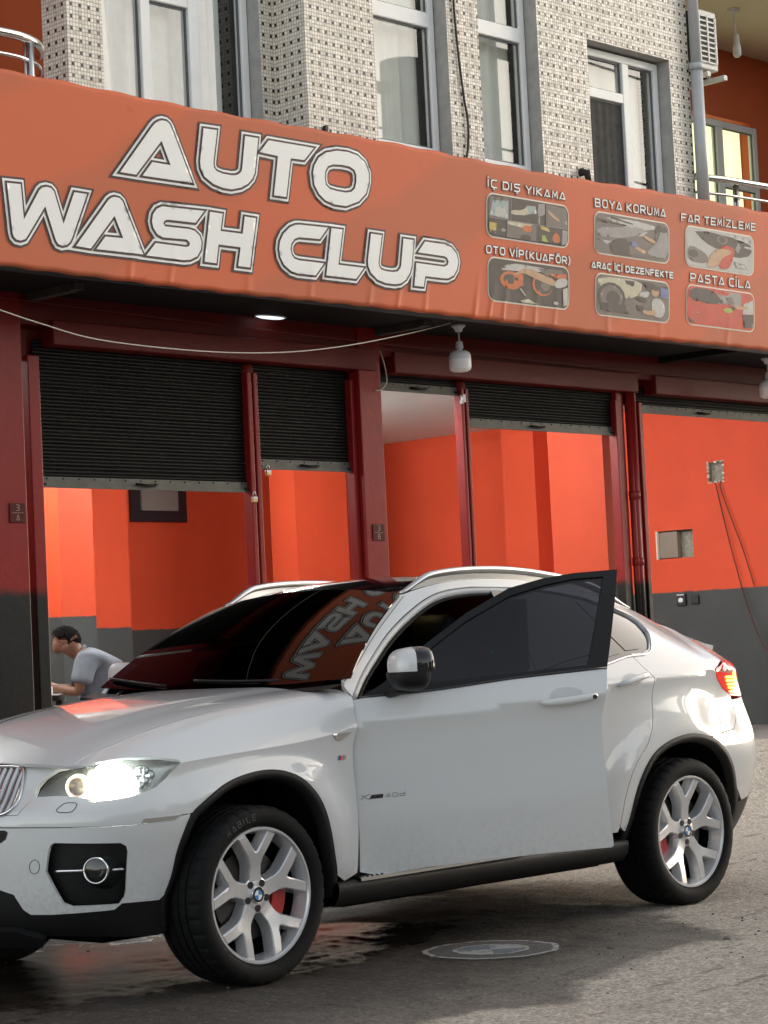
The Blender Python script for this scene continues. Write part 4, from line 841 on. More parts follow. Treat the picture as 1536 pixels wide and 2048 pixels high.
    card(6.798,7.638,3.982,4.259,[('ph_dark',[(.08,1),(.95,.86),(.98,.5),(.72,.36),(.5,.5),(.26,.66)]),('ph_mid',E_(.53,.80,.08,.12)),('ph_dark',E_(.53,.80,.05,.08)),('ph_grey',[(.72,.6),(.76,.78),(.82,.7),(.76,.5)]),('ph_light',[(.86,.72),(.97,.72),(.97,.66),(.86,.68)]),('ph_light',[(.62,.98),(.97,.9),(.97,.8),(.7,.88)]),('ph_mid',[(.02,.5),(.15,.5),(.32,.32),(.3,.1),(.02,.12)]),('ph_dark',E_(.1,.32,.07,.1)),('ph_red',[(.5,.62),(.6,.68),(.72,.6),(.68,.3),(.62,.04),(.46,.04),(.5,.3)]),('ph_skin',[(.28,.04),(.38,.46),(.5,.56),(.66,.56),(.66,.46),(.54,.36),(.44,.04)]),('ph_grey',[(.70,.26),(.86,.24),(.90,.12),(.74,.12)]),('ph_light',[(.715,.245),(.85,.225),(.88,.135),(.755,.135)])],'ph_light')
    card(6.809,7.643,3.567,3.839,[('ph_dark',[(.02,.98),(.36,.98),(.5,.72),(.52,.62),(.3,.58),(.02,.64)]),('ph_grey',[(.4,.97),(.8,.97),(.8,.6),(.52,.64)]),('ph_red',[(.4,.97),(.62,.95),(.6,.86),(.46,.86)]),('ph_mid',[(.56,.8),(.66,.84),(.7,.66),(.6,.62)]),('ph_light',[(.84,.7),(.985,.84),(.985,.45),(.82,.42)]),('ph_skin',[(.68,.64),(.84,.62),(.92,.66),(.9,.56),(.72,.52)]),('ph_dark',[(.82,.4),(.985,.44),(.985,.08),(.84,.06)]),('ph_green',E_(.6,.47,.07,.07)),('ph_dark',[(.62,.58),(.72,.58),(.68,.48)]),('ph_light',[(.12,.34),(.18,.32),(.14,.3)]),('ph_light',[(.44,.64),(.5,.62),(.48,.6)]),('ph_dark',[(.02,.2),(.12,.04),(.04,.06)])],'ph_red')
CAP=[('İÇ DIŞ YIKAMA',(4.651,4.292),5.43,.0457),('OTO VİP(KUAFÖR)',(4.638,3.866),5.492,.044),('BOYA KORUMA',(5.757,4.285),6.549,.0509),('ARAÇ İÇİ DEZENFEKTE',(5.719,3.867),6.637,.0373),('FAR TEMİZLEME',(6.744,4.291),7.662,.048),('PASTA CİLA',(6.851,3.872),7.592,.0524)]
CSL={'BOYA KORUMA':.015,'ARAÇ İÇİ DEZENFEKTE':.007,'FAR TEMİZLEME':.025,'PASTA CİLA':.012}
LET=[
 [[(1.586,4.016),(1.813,4.295),(1.833,4.315),(1.859,4.331),(1.886,4.339),(1.916,4.338),(1.936,4.328),(1.950,4.311),(2.110,4.017),(1.745,4.015),(1.814,4.098),(1.947,4.097),(1.880,4.224),(1.699,4.015)]],
 [[(2.191,4.336),(2.295,4.339),(2.266,4.148),(2.271,4.123),(2.293,4.105),(2.338,4.096),(2.409,4.095),(2.445,4.101),(2.464,4.110),(2.482,4.125),(2.488,4.144),(2.512,4.334),(2.616,4.335),(2.587,4.130),(2.570,4.096),(2.534,4.061),(2.484,4.034),(2.409,4.015),(2.344,4.015),(2.268,4.029),(2.199,4.063),(2.171,4.106),(2.166,4.146)]],
 [[(2.700,4.334),(3.068,4.336),(2.989,4.254),(2.877,4.251),(2.840,4.019),(2.740,4.018),(2.773,4.251),(2.627,4.256)]],
 [[(3.061,4.187),(3.072,4.231),(3.110,4.285),(3.171,4.322),(3.264,4.345),(3.358,4.349),(3.444,4.338),(3.508,4.301),(3.540,4.244),(3.540,4.189),(3.516,4.119),(3.452,4.062),(3.342,4.021),(3.241,4.020),(3.164,4.036),(3.111,4.068),(3.072,4.118)],[(3.160,4.171),(3.164,4.210),(3.187,4.243),(3.233,4.259),(3.303,4.265),(3.373,4.263),(3.413,4.248),(3.430,4.220),(3.430,4.176),(3.417,4.136),(3.389,4.113),(3.342,4.102),(3.264,4.102),(3.202,4.108),(3.168,4.129)]],
 [[(0.822,3.868),(0.911,3.871),(0.932,3.688),(1.034,3.853),(1.052,3.869),(1.082,3.877),(1.112,3.874),(1.131,3.859),(1.196,3.692),(1.269,3.870),(1.356,3.869),(1.254,3.624),(1.239,3.599),(1.218,3.582),(1.187,3.575),(1.159,3.581),(1.144,3.599),(1.073,3.773),(0.957,3.605),(0.942,3.586),(0.912,3.575),(0.882,3.578),(0.865,3.591),(0.857,3.614)]],
 [[(1.279,3.582),(1.505,3.855),(1.527,3.870),(1.549,3.876),(1.582,3.873),(1.604,3.858),(1.752,3.581),(1.420,3.579),(1.483,3.653),(1.608,3.657),(1.547,3.772),(1.382,3.579)]],
 [[(1.887,3.861),(2.199,3.869),(2.134,3.795),(1.927,3.791),(1.904,3.783),(1.895,3.767),(1.911,3.752),(2.089,3.755),(2.130,3.749),(2.165,3.725),(2.180,3.691),(2.175,3.649),(2.148,3.608),(2.097,3.584),(2.049,3.577),(1.772,3.578),(1.841,3.653),(2.062,3.652),(2.086,3.659),(2.093,3.677),(2.069,3.695),(1.894,3.689),(1.854,3.702),(1.824,3.734),(1.813,3.771),(1.821,3.810),(1.847,3.843)]],
 [[(2.242,3.869),(2.338,3.868),(2.323,3.768),(2.494,3.769),(2.508,3.870),(2.598,3.869),(2.551,3.580),(2.460,3.581),(2.478,3.690),(2.308,3.690),(2.293,3.582),(2.202,3.582)]],
 [[(2.945,3.868),(3.183,3.875),(3.117,3.800),(2.945,3.794),(2.907,3.780),(2.881,3.750),(2.875,3.717),(2.885,3.686),(2.907,3.665),(2.946,3.658),(3.153,3.659),(3.082,3.581),(2.939,3.580),(2.882,3.589),(2.824,3.621),(2.793,3.663),(2.783,3.708),(2.789,3.754),(2.818,3.803),(2.869,3.845),(2.913,3.863)]],
 [[(3.214,3.875),(3.309,3.876),(3.274,3.662),(3.494,3.663),(3.427,3.590),(3.172,3.589)]],
 [[(3.556,3.877),(3.652,3.877),(3.622,3.708),(3.626,3.685),(3.647,3.667),(3.688,3.660),(3.751,3.660),(3.793,3.668),(3.818,3.692),(3.825,3.712),(3.846,3.876),(3.941,3.876),(3.920,3.711),(3.906,3.671),(3.871,3.625),(3.821,3.596),(3.772,3.587),(3.688,3.587),(3.612,3.602),(3.557,3.636),(3.533,3.676),(3.528,3.709)]],
 [[(4.045,3.877),(4.231,3.878),(4.297,3.864),(4.342,3.828),(4.358,3.780),(4.345,3.730),(4.312,3.687),(4.260,3.665),(4.216,3.662),(4.046,3.661),(4.031,3.593),(3.944,3.592),(3.963,3.736),(4.224,3.736),(4.253,3.748),(4.266,3.772),(4.249,3.795),(4.224,3.802),(3.979,3.803)]],
]
banner()
# ================================================================== the car
UC=UF-float(FU[-1]); URC=UR+float(RU[-1])
car=thing('car','white coupe-style SUV with front door open, headlights on','car',(1.47,0,0))
def qs(x,s): t=np.clip(s/float(c_sc(x)),0,.9999); return .62*math.sqrt(1-t)
def Tp(x,y): x=np.asarray(x,float); y=np.asarray(y,float); x,y=np.broadcast_arrays(x,y); return np.stack([x,y,T(x,y)],-1)
HL=[(-.703,.6385),(-.6444,.6186),(-.6015,.617),(-.5541,.620),(-.4889,.632),(-.40,.643),(-.2,.662),(.1,.688),(.35,.706),(.596,.72)]
ARF=[(.4692,.3982),(.44,.5066),(.4058,.6149),(.3639,.7127),(.2962,.791),(.2073,.8452),(.0929,.8676),(-.0146,.8608),(-.1813,.8162),(-.285,.757)]
ARB=[(-.3224,.7272),(-.3558,.6602),(-.38,.5626),(-.393,.4641),(-.409,.4118)]
ARR=[(2.4727,.4108),(2.4977,.4645),(2.5292,.5703),(2.577,.6807),(2.6606,.7686),(2.7676,.8177),(2.8582,.8395),(2.9816,.8498),(3.1642,.8241),(3.29,.772),(3.3683,.7075),(3.4222,.6439),(3.4941,.539),(3.5913,.4711)]
def spl(P,n=40):
    """smooth open curve through points"""
    P=np.array(P,float); d=np.concatenate([[0],np.cumsum(np.linalg.norm(np.diff(P,axis=0),axis=1))]); t=np.linspace(0,d[-1],n)
    return [tuple(q) for q in np.stack([CS(list(zip(d,P[:,k])))(t) for k in range(P.shape[1])],-1)]
HLT_T=[(-.7029,.6385),(-.6198,.6977),(-.5158,.7561),(-.4813,.7821),(-.4025,.8274),(-.328,.8687)]
HLT_B=[(-1.0552,.8161),(-1.0498,.8603),(-1.0242,.8941),(-.9834,.9193),(-.9189,.9309)]
HLB=[(-1.0552,.8161),(-.9324,.8201),(-.839,.8162),(-.8045,.8078),(-.7721,.792),(-.7002,.797),(-.6126,.8048),(-.5165,.8225),(-.4587,.8385),(-.3911,.8773),(-.336,.9375)]
arf=spl(ARF+ARB,60); ARF_s=[q for q in arf if q[0]>-.33 ][:]; 
rear_edge=[(.665,.165),(.632,.10),(.6187,.003),(.605,-.08),(.613,-.175),(.6236,-.273),(.627,-.37),(.629,-.443),(.6266,-.625),(.52,-.63)]
poly=[(x,qs(x,s+.003)) for x,s in HL]+[(.62,.36),(.66,.25)]+rear_edge+[(x,z-float(c_zc(x))) for x,z in spl(ARF+[ARB[0]],36) if x>-.325]+[(-.335,.7245-float(c_zc(-.335))),(-.35,.7250-float(c_zc(-.35))),(-.35,.912-float(c_zc(-.35))),(-.336,.9375-float(c_zc(-.336)))]+[(x,qs(x,s)) for x,s in HLT_T[::-1][:-1]]
SHUT=[(UC,.7025),(-1.1889,.7024),(-1.032,.7019),(-.8891,.701),(-.7201,.699),(-.567,.698),(-.4451,.7109),(-.3758,.7226),(-.35,.7245)]
low=[(-.35,.912),(-.3911,.8773)]+HLB[::-1][2:]+[(-1.075,.79),(-1.10,.748),(UC,.742)]+SHUT
for mir in (False,True):
    f=patch('fender',poly,fend,'paint_white',car,sp=.028,thick=.012,mirror=mir)
    patch('fender_nose',low,body,'paint_white',f,sp=.028,thick=.012,mirror=mir)
hood_h=[(-.716,0),(-.719,-.2),(-.720,-.4),(-.714,-.55)]+[(x,-s+.003) for x,s in HL]+[(.605,-.70),(.590,-.5),(.560,-.25),(.548,0)]
hood=hood_h+[(x,-y) for x,y in hood_h[::-1][1:-1]]
patch('hood',hood,Tp,'paint_white',car,sp=.035,thick=.014)
# nose panel with the two kidney grilles
KID=[(-1.3,.9385),(-1.1971,.937),(-1.153,.917),(-1.132,.8455),(-1.129,.789),(-1.157,.757),(-1.20,.7475),(-1.32,.7475),(-1.44,.752),(-1.48,.775),(-1.492,.85),(-1.485,.915),(-1.455,.937)]
nose=[(-1.0575,.812),(-1.053,.8603),(-1.0275,.8941),(-.986,.9215),(-.9189,.9335),(-1.0,.9395),(-1.15,.9455),(-1.35,.949),(UC,.950),(UC,.7445),(-1.102,.7505),(-1.078,.792)]
patch('nose_panel',nose,body,'paint_white',car,holes=[smooth_poly(KID,1)],sp=.025,thick=.02,both=True)
def strip_loft(name,A,B,m,parent,mir=False,smooth=True):
    A=np.array(A);B=np.array(B); n=len(A); V=np.vstack([A,B]); F=[(i,i+1,n+i+1,n+i) for i in range(n-1)]
    if mir: V=V*[1,-1,1]
    return part(name,V,F,m,parent,smooth)
def on(Ff,P,off=0):
    A=np.array(P,float); e=1e-4; p=Ff(A[:,0],A[:,1]); n=np.cross(Ff(A[:,0]+e,A[:,1])-p,Ff(A[:,0],A[:,1]+e)-p); n/=np.linalg.norm(n,axis=1)[:,None]
    ref=p-np.array([1.5,0,.7]); n*=np.sign((n*ref).sum(1))[:,None]; return p+n*off
def my(P,mir): P=np.array(P,float); return P*[1,-1,1] if mir else P
for mir in (False,True):
    ring=smooth_poly(KID,2); c=on(body,ring+[ring[0]],.004); mb=MB(); mb.tube([tuple(q) for q in my(c,mir)],.0085,8,False); k=mb.out('kidney_grille','chrome',car,True)
    patch('grille_void',offset_poly(KID,.004),body,'void',k,sp=.05,thick=0,off=-.075,mirror=mir)
    for i in range(9):
        u=-1.165-i*.0385; z0,z1=.757,.931; zz=np.linspace(z0,z1,9); A=on(body,[(u,z) for z in zz],.004); B=on(body,[(u-.020,z) for z in zz],.004); C=on(body,[(u-.010,z) for z in zz],-.06)
        mb=MB(); n=9; V=np.vstack([A,B,C]); V=my(V,mir); mb.add(V,[(q,q+1,n+q+1,n+q) for q in range(8)]+[(2*n+q,2*n+q+1,q+1,q) for q in range(8)]+[(n+q,n+q+1,2*n+q+1,2*n+q) for q in range(8)]); mb.out('grille_bar','satin_chrome',k,True)
# lower bumper
FOG=[(-.9201,.6314),(-.9052,.6391),(-.6223,.6289),(-.5973,.6154),(-.5872,.5899),(-.5809,.4403),(-.5845,.4107),(-.606,.3823),(-.8121,.3814),(-.8563,.3973),(-.9386,.5249),(-.9303,.6105)]
NOTCH=[(UC,.690),(-1.16,.690),(-1.145,.682),(-1.155,.655),(-1.18,.64),(-1.24,.634),(UC,.634)]
LOWB=[(-.4314,.388),(-.595,.3875),(-.6282,.3637),(-.9248,.3522),(-1.0291,.3519),(-1.065,.3721),(-1.1097,.4325),(-1.1928,.4518),(UC,.458)]
bump_=[(u,z-.004) for u,z in SHUT]+[(-.3324,.7232),(-.3400,.700)]+[(x+.003,z) for x,z in ARB[1:]]+LOWB
bp=patch('front_bumper',bump_,body,'paint_white',car,holes=[FOG],sp=.028,thick=.016,both=True)
patch('intake_slot',offset_poly(NOTCH,0),body,'black_plastic',bp,sp=.04,thick=0,off=.0025,both=True)
patch('front_valance',[(u,z-.003) for u,z in LOWB]+[(UC,.26),(-1.1,.262),(-.9,.258),(-.6,.25),(-.42,.245),(-.385,.26),(-.40,.39)],body,'black_plastic',car,sp=.035,thick=.02,both=True,off=-.003)
part('lower_mesh_void',on(body,[(-1.08,.365),(-1.12,.43),(-1.2,.448),(UC,.455),(UC,.27),(-1.08,.27)],-.05),[(0,1,2,3,4,5)],'void',bp)
mb=MB()
for i in range(14):
    for s_ in (1,-1):
        P=[(-1.08-.035*i,.36),(-1.08-.035*i-s_*.10,.45)]; mb.tube([tuple(q) for q in on(body,P,-.015)],.0035,5)
mb.out('lower_mesh','dark_metal',bp,True)['kind']='stuff'
patch('splitter',[(UC,.30),(-1.12,.30),(-.98,.268),(-1.02,.235),(UC,.225)],body,'black_plastic',car,sp=.04,thick=.03,off=.03,both=True)
for mir in (False,True):
    fr=patch('fog_recess',offset_poly(FOG,.012),body,'black_plastic',bp,sp=.035,thick=0,off=-.045,mirror=mir)
    sg=-1 if not mir else 1
    c=on(body,[(-.709,.520)],-.020)[0]; n=on(body,[(-.709,.520)],1.0)[0]-on(body,[(-.709,.520)],0)[0]
    n=np.array([-.86,-.50,0.02]); n/=np.linalg.norm(n); c=my([c],mir)[0]; n=my([n],mir)[0]
    M=Vector(n).to_track_quat('Z','Y').to_matrix().to_4x4(); M.translation=Vector(c)
    def disc(prof,nm,m,par,dz=0,seg=28):
        mb=MB(); mb.lathe([(r,h+dz) for r,h in prof],(0,0,0),'z',seg); mb.V=[tuple(M@Vector(v)) for v in mb.V]; return mb.out(nm,m,par,True)
    fl=disc([(.050,-.03),(.0535,.0),(.053,.012),(.0485,.014),(.046,.008)],'fog_lamp','chrome',car)
    disc([(.047,.009),(.03,.013),(0,.015)],'lens','lens_clear',fl); disc([(.047,-.002),(.044,-.03),(0,-.032)],'reflector','gloss_black',fl)
    disc([(.014,.004),(.017,-.006),(.015,-.02)],'bulb_shield','chrome',fl,dz=.0); disc([(.085,-.06),(.06,-.02),(.052,-.004)],'shroud','black_plastic',fl)
    for a,b in (((-.905,.522),(-.772,.521)),((-.648,.517),(-.592,.518))):
        mb=MB(); mb.tube([tuple(q) for q in my(on(body,spl([a,((a[0]+b[0])/2,a[1]),b],8),-.022),mir)],[(.004,.006)]*8,8); mb.out('fog_bar','chrome',bp,True)
    # headlight
    top=[tuple(q) for q in on(body,HLB[:1])]; tB=[tuple(q) for q in on(body,HLT_B)][1:]; tT=[tuple(q) for q in Tp(np.array([h[0] for h in HLT_T[1:]]),-np.array([h[1] for h in HLT_T[1:]]))]
    TP=np.array(spl(top+tB+tT,40)); BP=np.array(spl([tuple(q) for q in on(body,HLB)],40)); BP[-1]=TP[-1]
    # match both edges by the distance along the lamp
    def lens(off,bul,nb=10):
        V=[]
        for j in range(nb+1):
            b=j/nb; P=BP+(TP-BP)*b; a=np.linspace(0,1,40); o=np.array([-.72,-.66,.2]); V.append(P+o*(off+bul*math.sin(math.pi*b)*np.sin(np.pi*a)**.6)[:,None])
        V=np.concatenate(V); F=[(j*40+i,j*40+i+1,(j+1)*40+i+1,(j+1)*40+i) for j in range(nb) for i in range(39)]; return my(V,mir),(F if mir else [f[::-1] for f in F])
    hl=part('headlight',*lens(-.002,.018),'lens_clear',car,True)
    part('housing',*lens(-.075,-.02),'lamp_house',hl,True)
    def P2(u,z,off): return my(on(body,[(u,z)],off),mir)[0]
    for u,z,r,nm in ((-.700,.868,.050,'projector'),(-.880,.872,.040,'inner_projector')):
        c=P2(u,z,-.045); n=np.array([-.80,-.60,0]); n=my([n],mir)[0]; M=Vector(n).to_track_quat('Z','Y').to_matrix().to_4x4(); M.translation=Vector(c)
        disc([(r*1.25,-.02),(r*1.2,.004),(r,.006)],'lamp_ring','lamp_ring',hl)
        if nm=='projector':
            disc([(r*1.02,.0),(r*.7,.014),(0,.022)],'projector','lamp_glow',hl); disc([(r*2.0,.012),(r*1.6,-.014),(r*1.0,-.028)],'bowl','lamp_bowl',hl)
        else: disc([(r,.0),(r*.7,.014),(0,.022)],'projector','lamp_amber',hl)
    c=[P2(u,z,-.03) for u,z in ((-.60,.82),(-.585,.87),(-.565,.915))]; mb=MB(); mb.tube(spl(c,10),.006,6); mb.out('light_guide','lamp_bowl',hl,True)
    for u,z in ((-.50,.900),(-.46,.885),(-.50,.870),(-.54,.905),(-.53,.860)): 
        mb=MB(); mb.lathe([(.022,-.02),(.018,0),(0,.006)],(0,0,0),'z',10); M=Vector(my([(-.6,-.8,0)],mir)[0]).to_track_quat('Z','Y').to_matrix().to_4x4(); M.translation=Vector(P2(u,z,-.055)); mb.V=[tuple(M@Vector(v)) for v in mb.V]; mb.out('reflector_cell','satin_chrome',hl,True)
    patch('side_marker',[(-.5435,.7015),(-.535,.7185),(-.3774,.7225),(-.3973,.7060)],body,'satin_chrome',bp,sp=.03,thick=.004,off=.003,mirror=mir)
    c=on(body,smooth_poly([(-.9212,.7603),(-.897,.7877),(-.8775,.7948),(-.8282,.7918),(-.8297,.7696),(-.8446,.7551)],1),.0005); c=[tuple(q) for q in my(c,mir)]; mb=MB(); mb.tube(c+[c[0]],.0016,5,False); mb.out('washer_seam','dark_metal',bp,True)
    c=[tuple(q) for q in my(on(body,[(-.995+.026*math.cos(a),.545+.028*math.sin(a)) for a in np.linspace(0,2*math.pi,25)],.0005),mir)]; mb=MB(); mb.tube(c,.0014,5,False); mb.out('tow_cover_seam','dark_metal',bp,True)
# arches: black trim lip and liner
def arch(P,cx,mir):
    A=np.array(spl(P,60)); o=on(body,[tuple(a) for a in A],.004)
    c=np.array([cx,WZ+.02]); px=o[:,[0,2]]; d=c-px; d/=np.linalg.norm(d,axis=1)[:,None]
    B=o.copy(); B[:,[0,2]]+=d*.034; B[:,1]+=.004; C=B.copy(); C[:,[0,2]]+=d*.012; C[:,1]+=.035; D=C.copy(); D[:,1]=-.62; O=o.copy(); O[:,1]+=.02; O[:,[0,2]]-=d*.004
    V=np.vstack([O,o,B,C,D]); n=60; F=[(k*n+i,k*n+i+1,(k+1)*n+i+1,(k+1)*n+i) for k in range(3) for i in range(n-1)]
    t=part('wheel_arch_trim',my(V,mir),F if mir else [f[::-1] for f in F],'black_plastic',car,True)
    F=[(3*n+i,3*n+i+1,4*n+i+1,4*n+i) for i in range(n-1)]+[tuple(4*n+i for i in range(n))]
    part('arch_liner',my(V,mir),F,'void',t)
AF=[(.485,.30)]+ARF+ARB+[(-.415,.36),(-.40,.28)]; AR=[(2.455,.33)]+ARR[:-2]+[(3.50,.52),(3.545,.44),(3.555,.36)]
for mir in (False,True): arch(AF,0,mir); arch(AR,WB,mir)
# ---- side frame: pillars, roof sides, rear quarter
APT=[(.6704,1.1463),(.7688,1.2248),(.9073,1.3145),(1.0506,1.4012),(1.1757,1.4687),(1.3186,1.537),(1.4568,1.5899),(1.58,1.6131),(1.7251,1.6230)]
TOPD=[(2.0,1.617),(2.2,1.605),(2.4,1.585),(2.6,1.555),(2.8065,1.497),(2.897,1.4688),(2.9624,1.4266),(2.955,1.377),(2.90,1.33),(2.83,1.284),(2.765,1.2684),(2.6523,1.2650)]
RDE=[(2.6523,1.2639),(2.6741,1.216),(2.7173,1.1629),(2.7353,1.1383),(2.7202,1.0782),(2.704,1.0009),(2.6771,.9056),(2.6483,.8569),(2.6218,.8192),(2.5626,.7679),(2.4863,.6672),(2.4488,.5665),(2.4232,.4298)]
rde=spl(RDE[:4],8)[:-1]+spl(RDE[3:],24)
xs=np.linspace(3.42,1.29,40)
quarter=spl(APT,30)+TOPD+[(x+.0025,z) for x,z in rde]+[(2.46,.405)]+spl(ARR,44)[:31]+[(3.19,.826),(3.4367,.8495),(3.497,.9039),(3.50,1.0)]+[(3.48,1.0252),(3.3822,1.063),(3.3113,1.1197),(3.2884,1.1669),(3.40,1.195),(3.55,1.215),(3.60,1.235),(3.58,1.275),(3.50,1.315)]
quarter=[q for q in quarter if not (q[0]>3.10 and q[1]<.826 and q[0]<3.45)]+[(x,float(z_e(x))) for x in xs]+[(1.2782,1.5946),(1.1212,1.4977),(.941,1.3887),(.7743,1.283),(.6783,1.2288),(.655,1.19)]
for mir in (False,True): 
    patch('side_frame',quarter,body,'paint_white',car,sp=.032,thick=.02,mirror=mir)
    patch('pillar_lining',spl(APT,24)+[(1.60,1.645),(1.40,1.640),(1.2782,1.592),(1.1212,1.495),(.941,1.386),(.7743,1.280),(.68,1.226)],body,'cabin_black',car,sp=.05,thick=0,off=-.024,mirror=mir)
    # pillar seam beside the windscreen
    c=on(body,spl([(.672,1.212),(.80,1.283),(.962,1.386),(1.14,1.493),(1.29,1.585)],20),.0008); mb=MB(); mb.tube([tuple(q) for q in my(c,mir)],.0016,5); mb.out('pillar_seam','dark_metal',car,True)
# side glass behind the front doors
DLO=[(1.84,1.188),(2.44,1.232),(2.6523,1.2615),(2.765,1.2654),(2.83,1.281),(2.897,1.327),(2.952,1.377),(2.959,1.4256),(2.894,1.4658),(2.8065,1.494),(2.6,1.552),(2.4,1.582),(2.2,1.602),(2.0,1.614),(1.86,1.617)]
for mir in (False,True):
    fr=patch('side_window_frame',DLO,sidep,'gloss_black',car,sp=.05,thick=.02,off=-.010,mirror=mir)
    patch('rear_door_glass',[(1.90,1.215),(2.44,1.256),(2.585,1.275),(2.50,1.40),(2.42,1.515),(2.35,1.565),(2.2,1.58),(1.92,1.59)],sidep,'gloss_black',fr,sp=.06,thick=0,off=-.007,mirror=mir)
    patch('quarter_glass',[(2.64,1.287),(2.76,1.293),(2.85,1.327),(2.905,1.38),(2.912,1.415),(2.88,1.445),(2.79,1.475),(2.62,1.525),(2.50,1.55),(2.56,1.43)],sidep,'gloss_black',fr,sp=.05,thick=0,off=-.007,mirror=mir)
    c=on(sidep,spl([(1.86,1.180),(2.44,1.224),(2.6523,1.2545),(2.765,1.258),(2.835,1.275),(2.905,1.324),(2.961,1.377),(2.967,1.4276),(2.90,1.472),(2.8065,1.50)],40),.001); mb=MB(); mb.tube([tuple(q) for q in my(c,mir)],.0065,6); mb.out('window_trim','satin_chrome',fr,True)
rd=[(1.80,.435),(1.80,.9),(1.81,1.06),(1.835,1.176),(2.44,1.222),(2.648,1.2535)]+[(x-.0025,z) for x,z in rde[1:]]+[(2.41,.405),(1.85,.40)]
rd=rd[::-1]
for mir in (False,True):
    d=patch('rear_door',rd,sidep,'paint_white',car,sp=.03,thick=.02,mirror=mir)
    def handle(par,Pf,x0,x1,z0,z1,lock=False):
        cs=[(x0+(x1-x0)*t,z0+(z1-z0)*t) for t in (0,.04,.12,.3,.5,.72,.9,.97,1)]; of=[.004,.016,.030,.036,.038,.037,.033,.02,.004]; rd_=[.005,.011,.014,.0155,.016,.0155,.0145,.012,.005]
        pts=[tuple(on(Pf,[c],o)[0]) for c,o in zip(cs,of)]; mb=MB(); mb.tube(pts,[(.009 if r>.009 else r,r) for r in rd_],12); return mb,pts
    mb,pts=handle(d,sidep,2.425,2.672,1.1135,1.148); mb.V=[tuple(q) for q in my(mb.V,mir)]; h=mb.out('door_handle','paint_white',d,True)
    patch('handle_cup',smooth_poly([(2.47,1.125),(2.50,1.163),(2.56,1.172),(2.62,1.160),(2.635,1.138),(2.60,1.115),(2.53,1.108)],2),sidep,'pvc_grey',d,sp=.02,thick=0,off=.0008,mirror=mir)
if True:
    # far-side front door, closed
    fd=[(.64,.40),(.64,1.0),(.66,1.125),(.80,1.1415),(1.3725,1.165),(1.83,1.174),(1.805,1.06),(1.795,.9),(1.795,.41)]
    d2=patch('front_door',fd,sidep,'paint_white',car,sp=.04,thick=.02,mirror=True)
    patch('window_frame',[(.73,1.145),(1.3725,1.17),(1.835,1.182),(1.85,1.617),(1.725,1.619),(1.58,1.609),(1.4568,1.586),(1.3186,1.533),(1.1757,1.465),(1.0506,1.397),(.9073,1.311),(.78,1.22)],sidep,'gloss_black',d2,sp=.05,thick=.02,off=-.01,mirror=True)
# ---- open front door (near side): swung 33 degrees about a slightly tilted hinge
def door_xf():
    a=math.radians(33); t=math.radians(3); k=np.array([0,math.sin(t),math.cos(t)]); th=-a
    K=np.array([[0,-k[2],k[1]],[k[2],0,-k[0]],[-k[1],k[0],0]]); return np.eye(3)+math.sin(th)*K+(1-math.cos(th))*(K@K),np.array([.665,-.885,.7])
DX=door_xf()
def dxf(P): P=np.array(P,float); return (P-DX[1])@DX[0].T+DX[1]
def sw(P): return [tuple(q) for q in dxf(P)]
dpoly=[(.664,1.128),(.6365,1.07),(.6465,1.015),(.6345,.93),(.6415,.84),(.6465,.742),(.6495,.65),(.6515,.572),(.6465,.39),(.73,.3654),(.955,.3804),(1.2725,.387),(1.5,.389),(1.800,.3864),(1.809,.395),(1.7885,.6),(1.7786,.8222),(1.7787,.9548),(1.80,1.06),(1.8274,1.1781),(1.3725,1.1634),(1.03,1.1408),(.8072,1.1365),(.72,1.136)]
fdoor=patch('front_door',dpoly,sidep,'paint_white',car,sp=.028,thick=.03,xf=DX)
fdoor['label']='open driver side door with dark window and mirror'
patch('inner_panel',offset_poly(dpoly,-.02),sidep,'cabin_black',fdoor,sp=.06,thick=.02,off=-.07,xf=DX)
WF=[(.70,1.1385),(.8072,1.139),(1.03,1.1433),(1.3725,1.1659),(1.8286,1.1806),(2.0013,1.6212),(1.7894,1.6181),(1.6446,1.6049),(1.4747,1.5709),(1.2579,1.4725),(1.0341,1.3429),(.8191,1.1946)]
WG=[(.900,1.172),(1.035,1.18),(1.3725,1.192),(1.7445,1.2025),(1.9239,1.5935),(1.7823,1.5922),(1.6359,1.5733),(1.4652,1.534),(1.2487,1.437),(1.0283,1.3092)]
wf=patch('window_frame',WF,sidep,'black_plastic',fdoor,holes=[WG],sp=.04,thick=.035,off=-.004,xf=DX)
patch('window_pane',offset_poly(WG,.006),sidep,'door_glass',fdoor,sp=.06,thick=0,off=-.012,xf=DX)
mb=MB(); mb.tube(sw(on(sidep,spl([(.70,1.139),(1.03,1.1443),(1.3725,1.1669),(1.826,1.182)],16),.002)),(.005),6); mb.out('belt_trim','gloss_black',fdoor,True)
mb,pts=handle(fdoor,sidep,1.494,1.7576,1.0571,1.0725); mb.V=sw(mb.V); h=mb.out('door_handle','paint_white',fdoor,True)
c=dxf([on(sidep,[(1.735,1.0705)],.040)])[0][0]; n=dxf([on(sidep,[(1.735,1.0705)],.05)])[0][0]-c; M=Vector(n).to_track_quat('Z','Y').to_matrix().to_4x4(); M.translation=Vector(c)
mb=MB(); mb.lathe([(.010,-.004),(.010,.004),(.007,.005),(.006,.002),(0,.002)],(0,0,0),'z',16); mb.V=[tuple(M@Vector(v)) for v in mb.V]; mb.out('key_lock','dark_metal',h,True)
patch('handle_cup',smooth_poly([(1.535,1.068),(1.56,1.105),(1.62,1.115),(1.68,1.103),(1.70,1.078),(1.665,1.045),(1.59,1.04)],2),sidep,'pvc_grey',fdoor,sp=.02,thick=0,off=.0008,xf=DX)
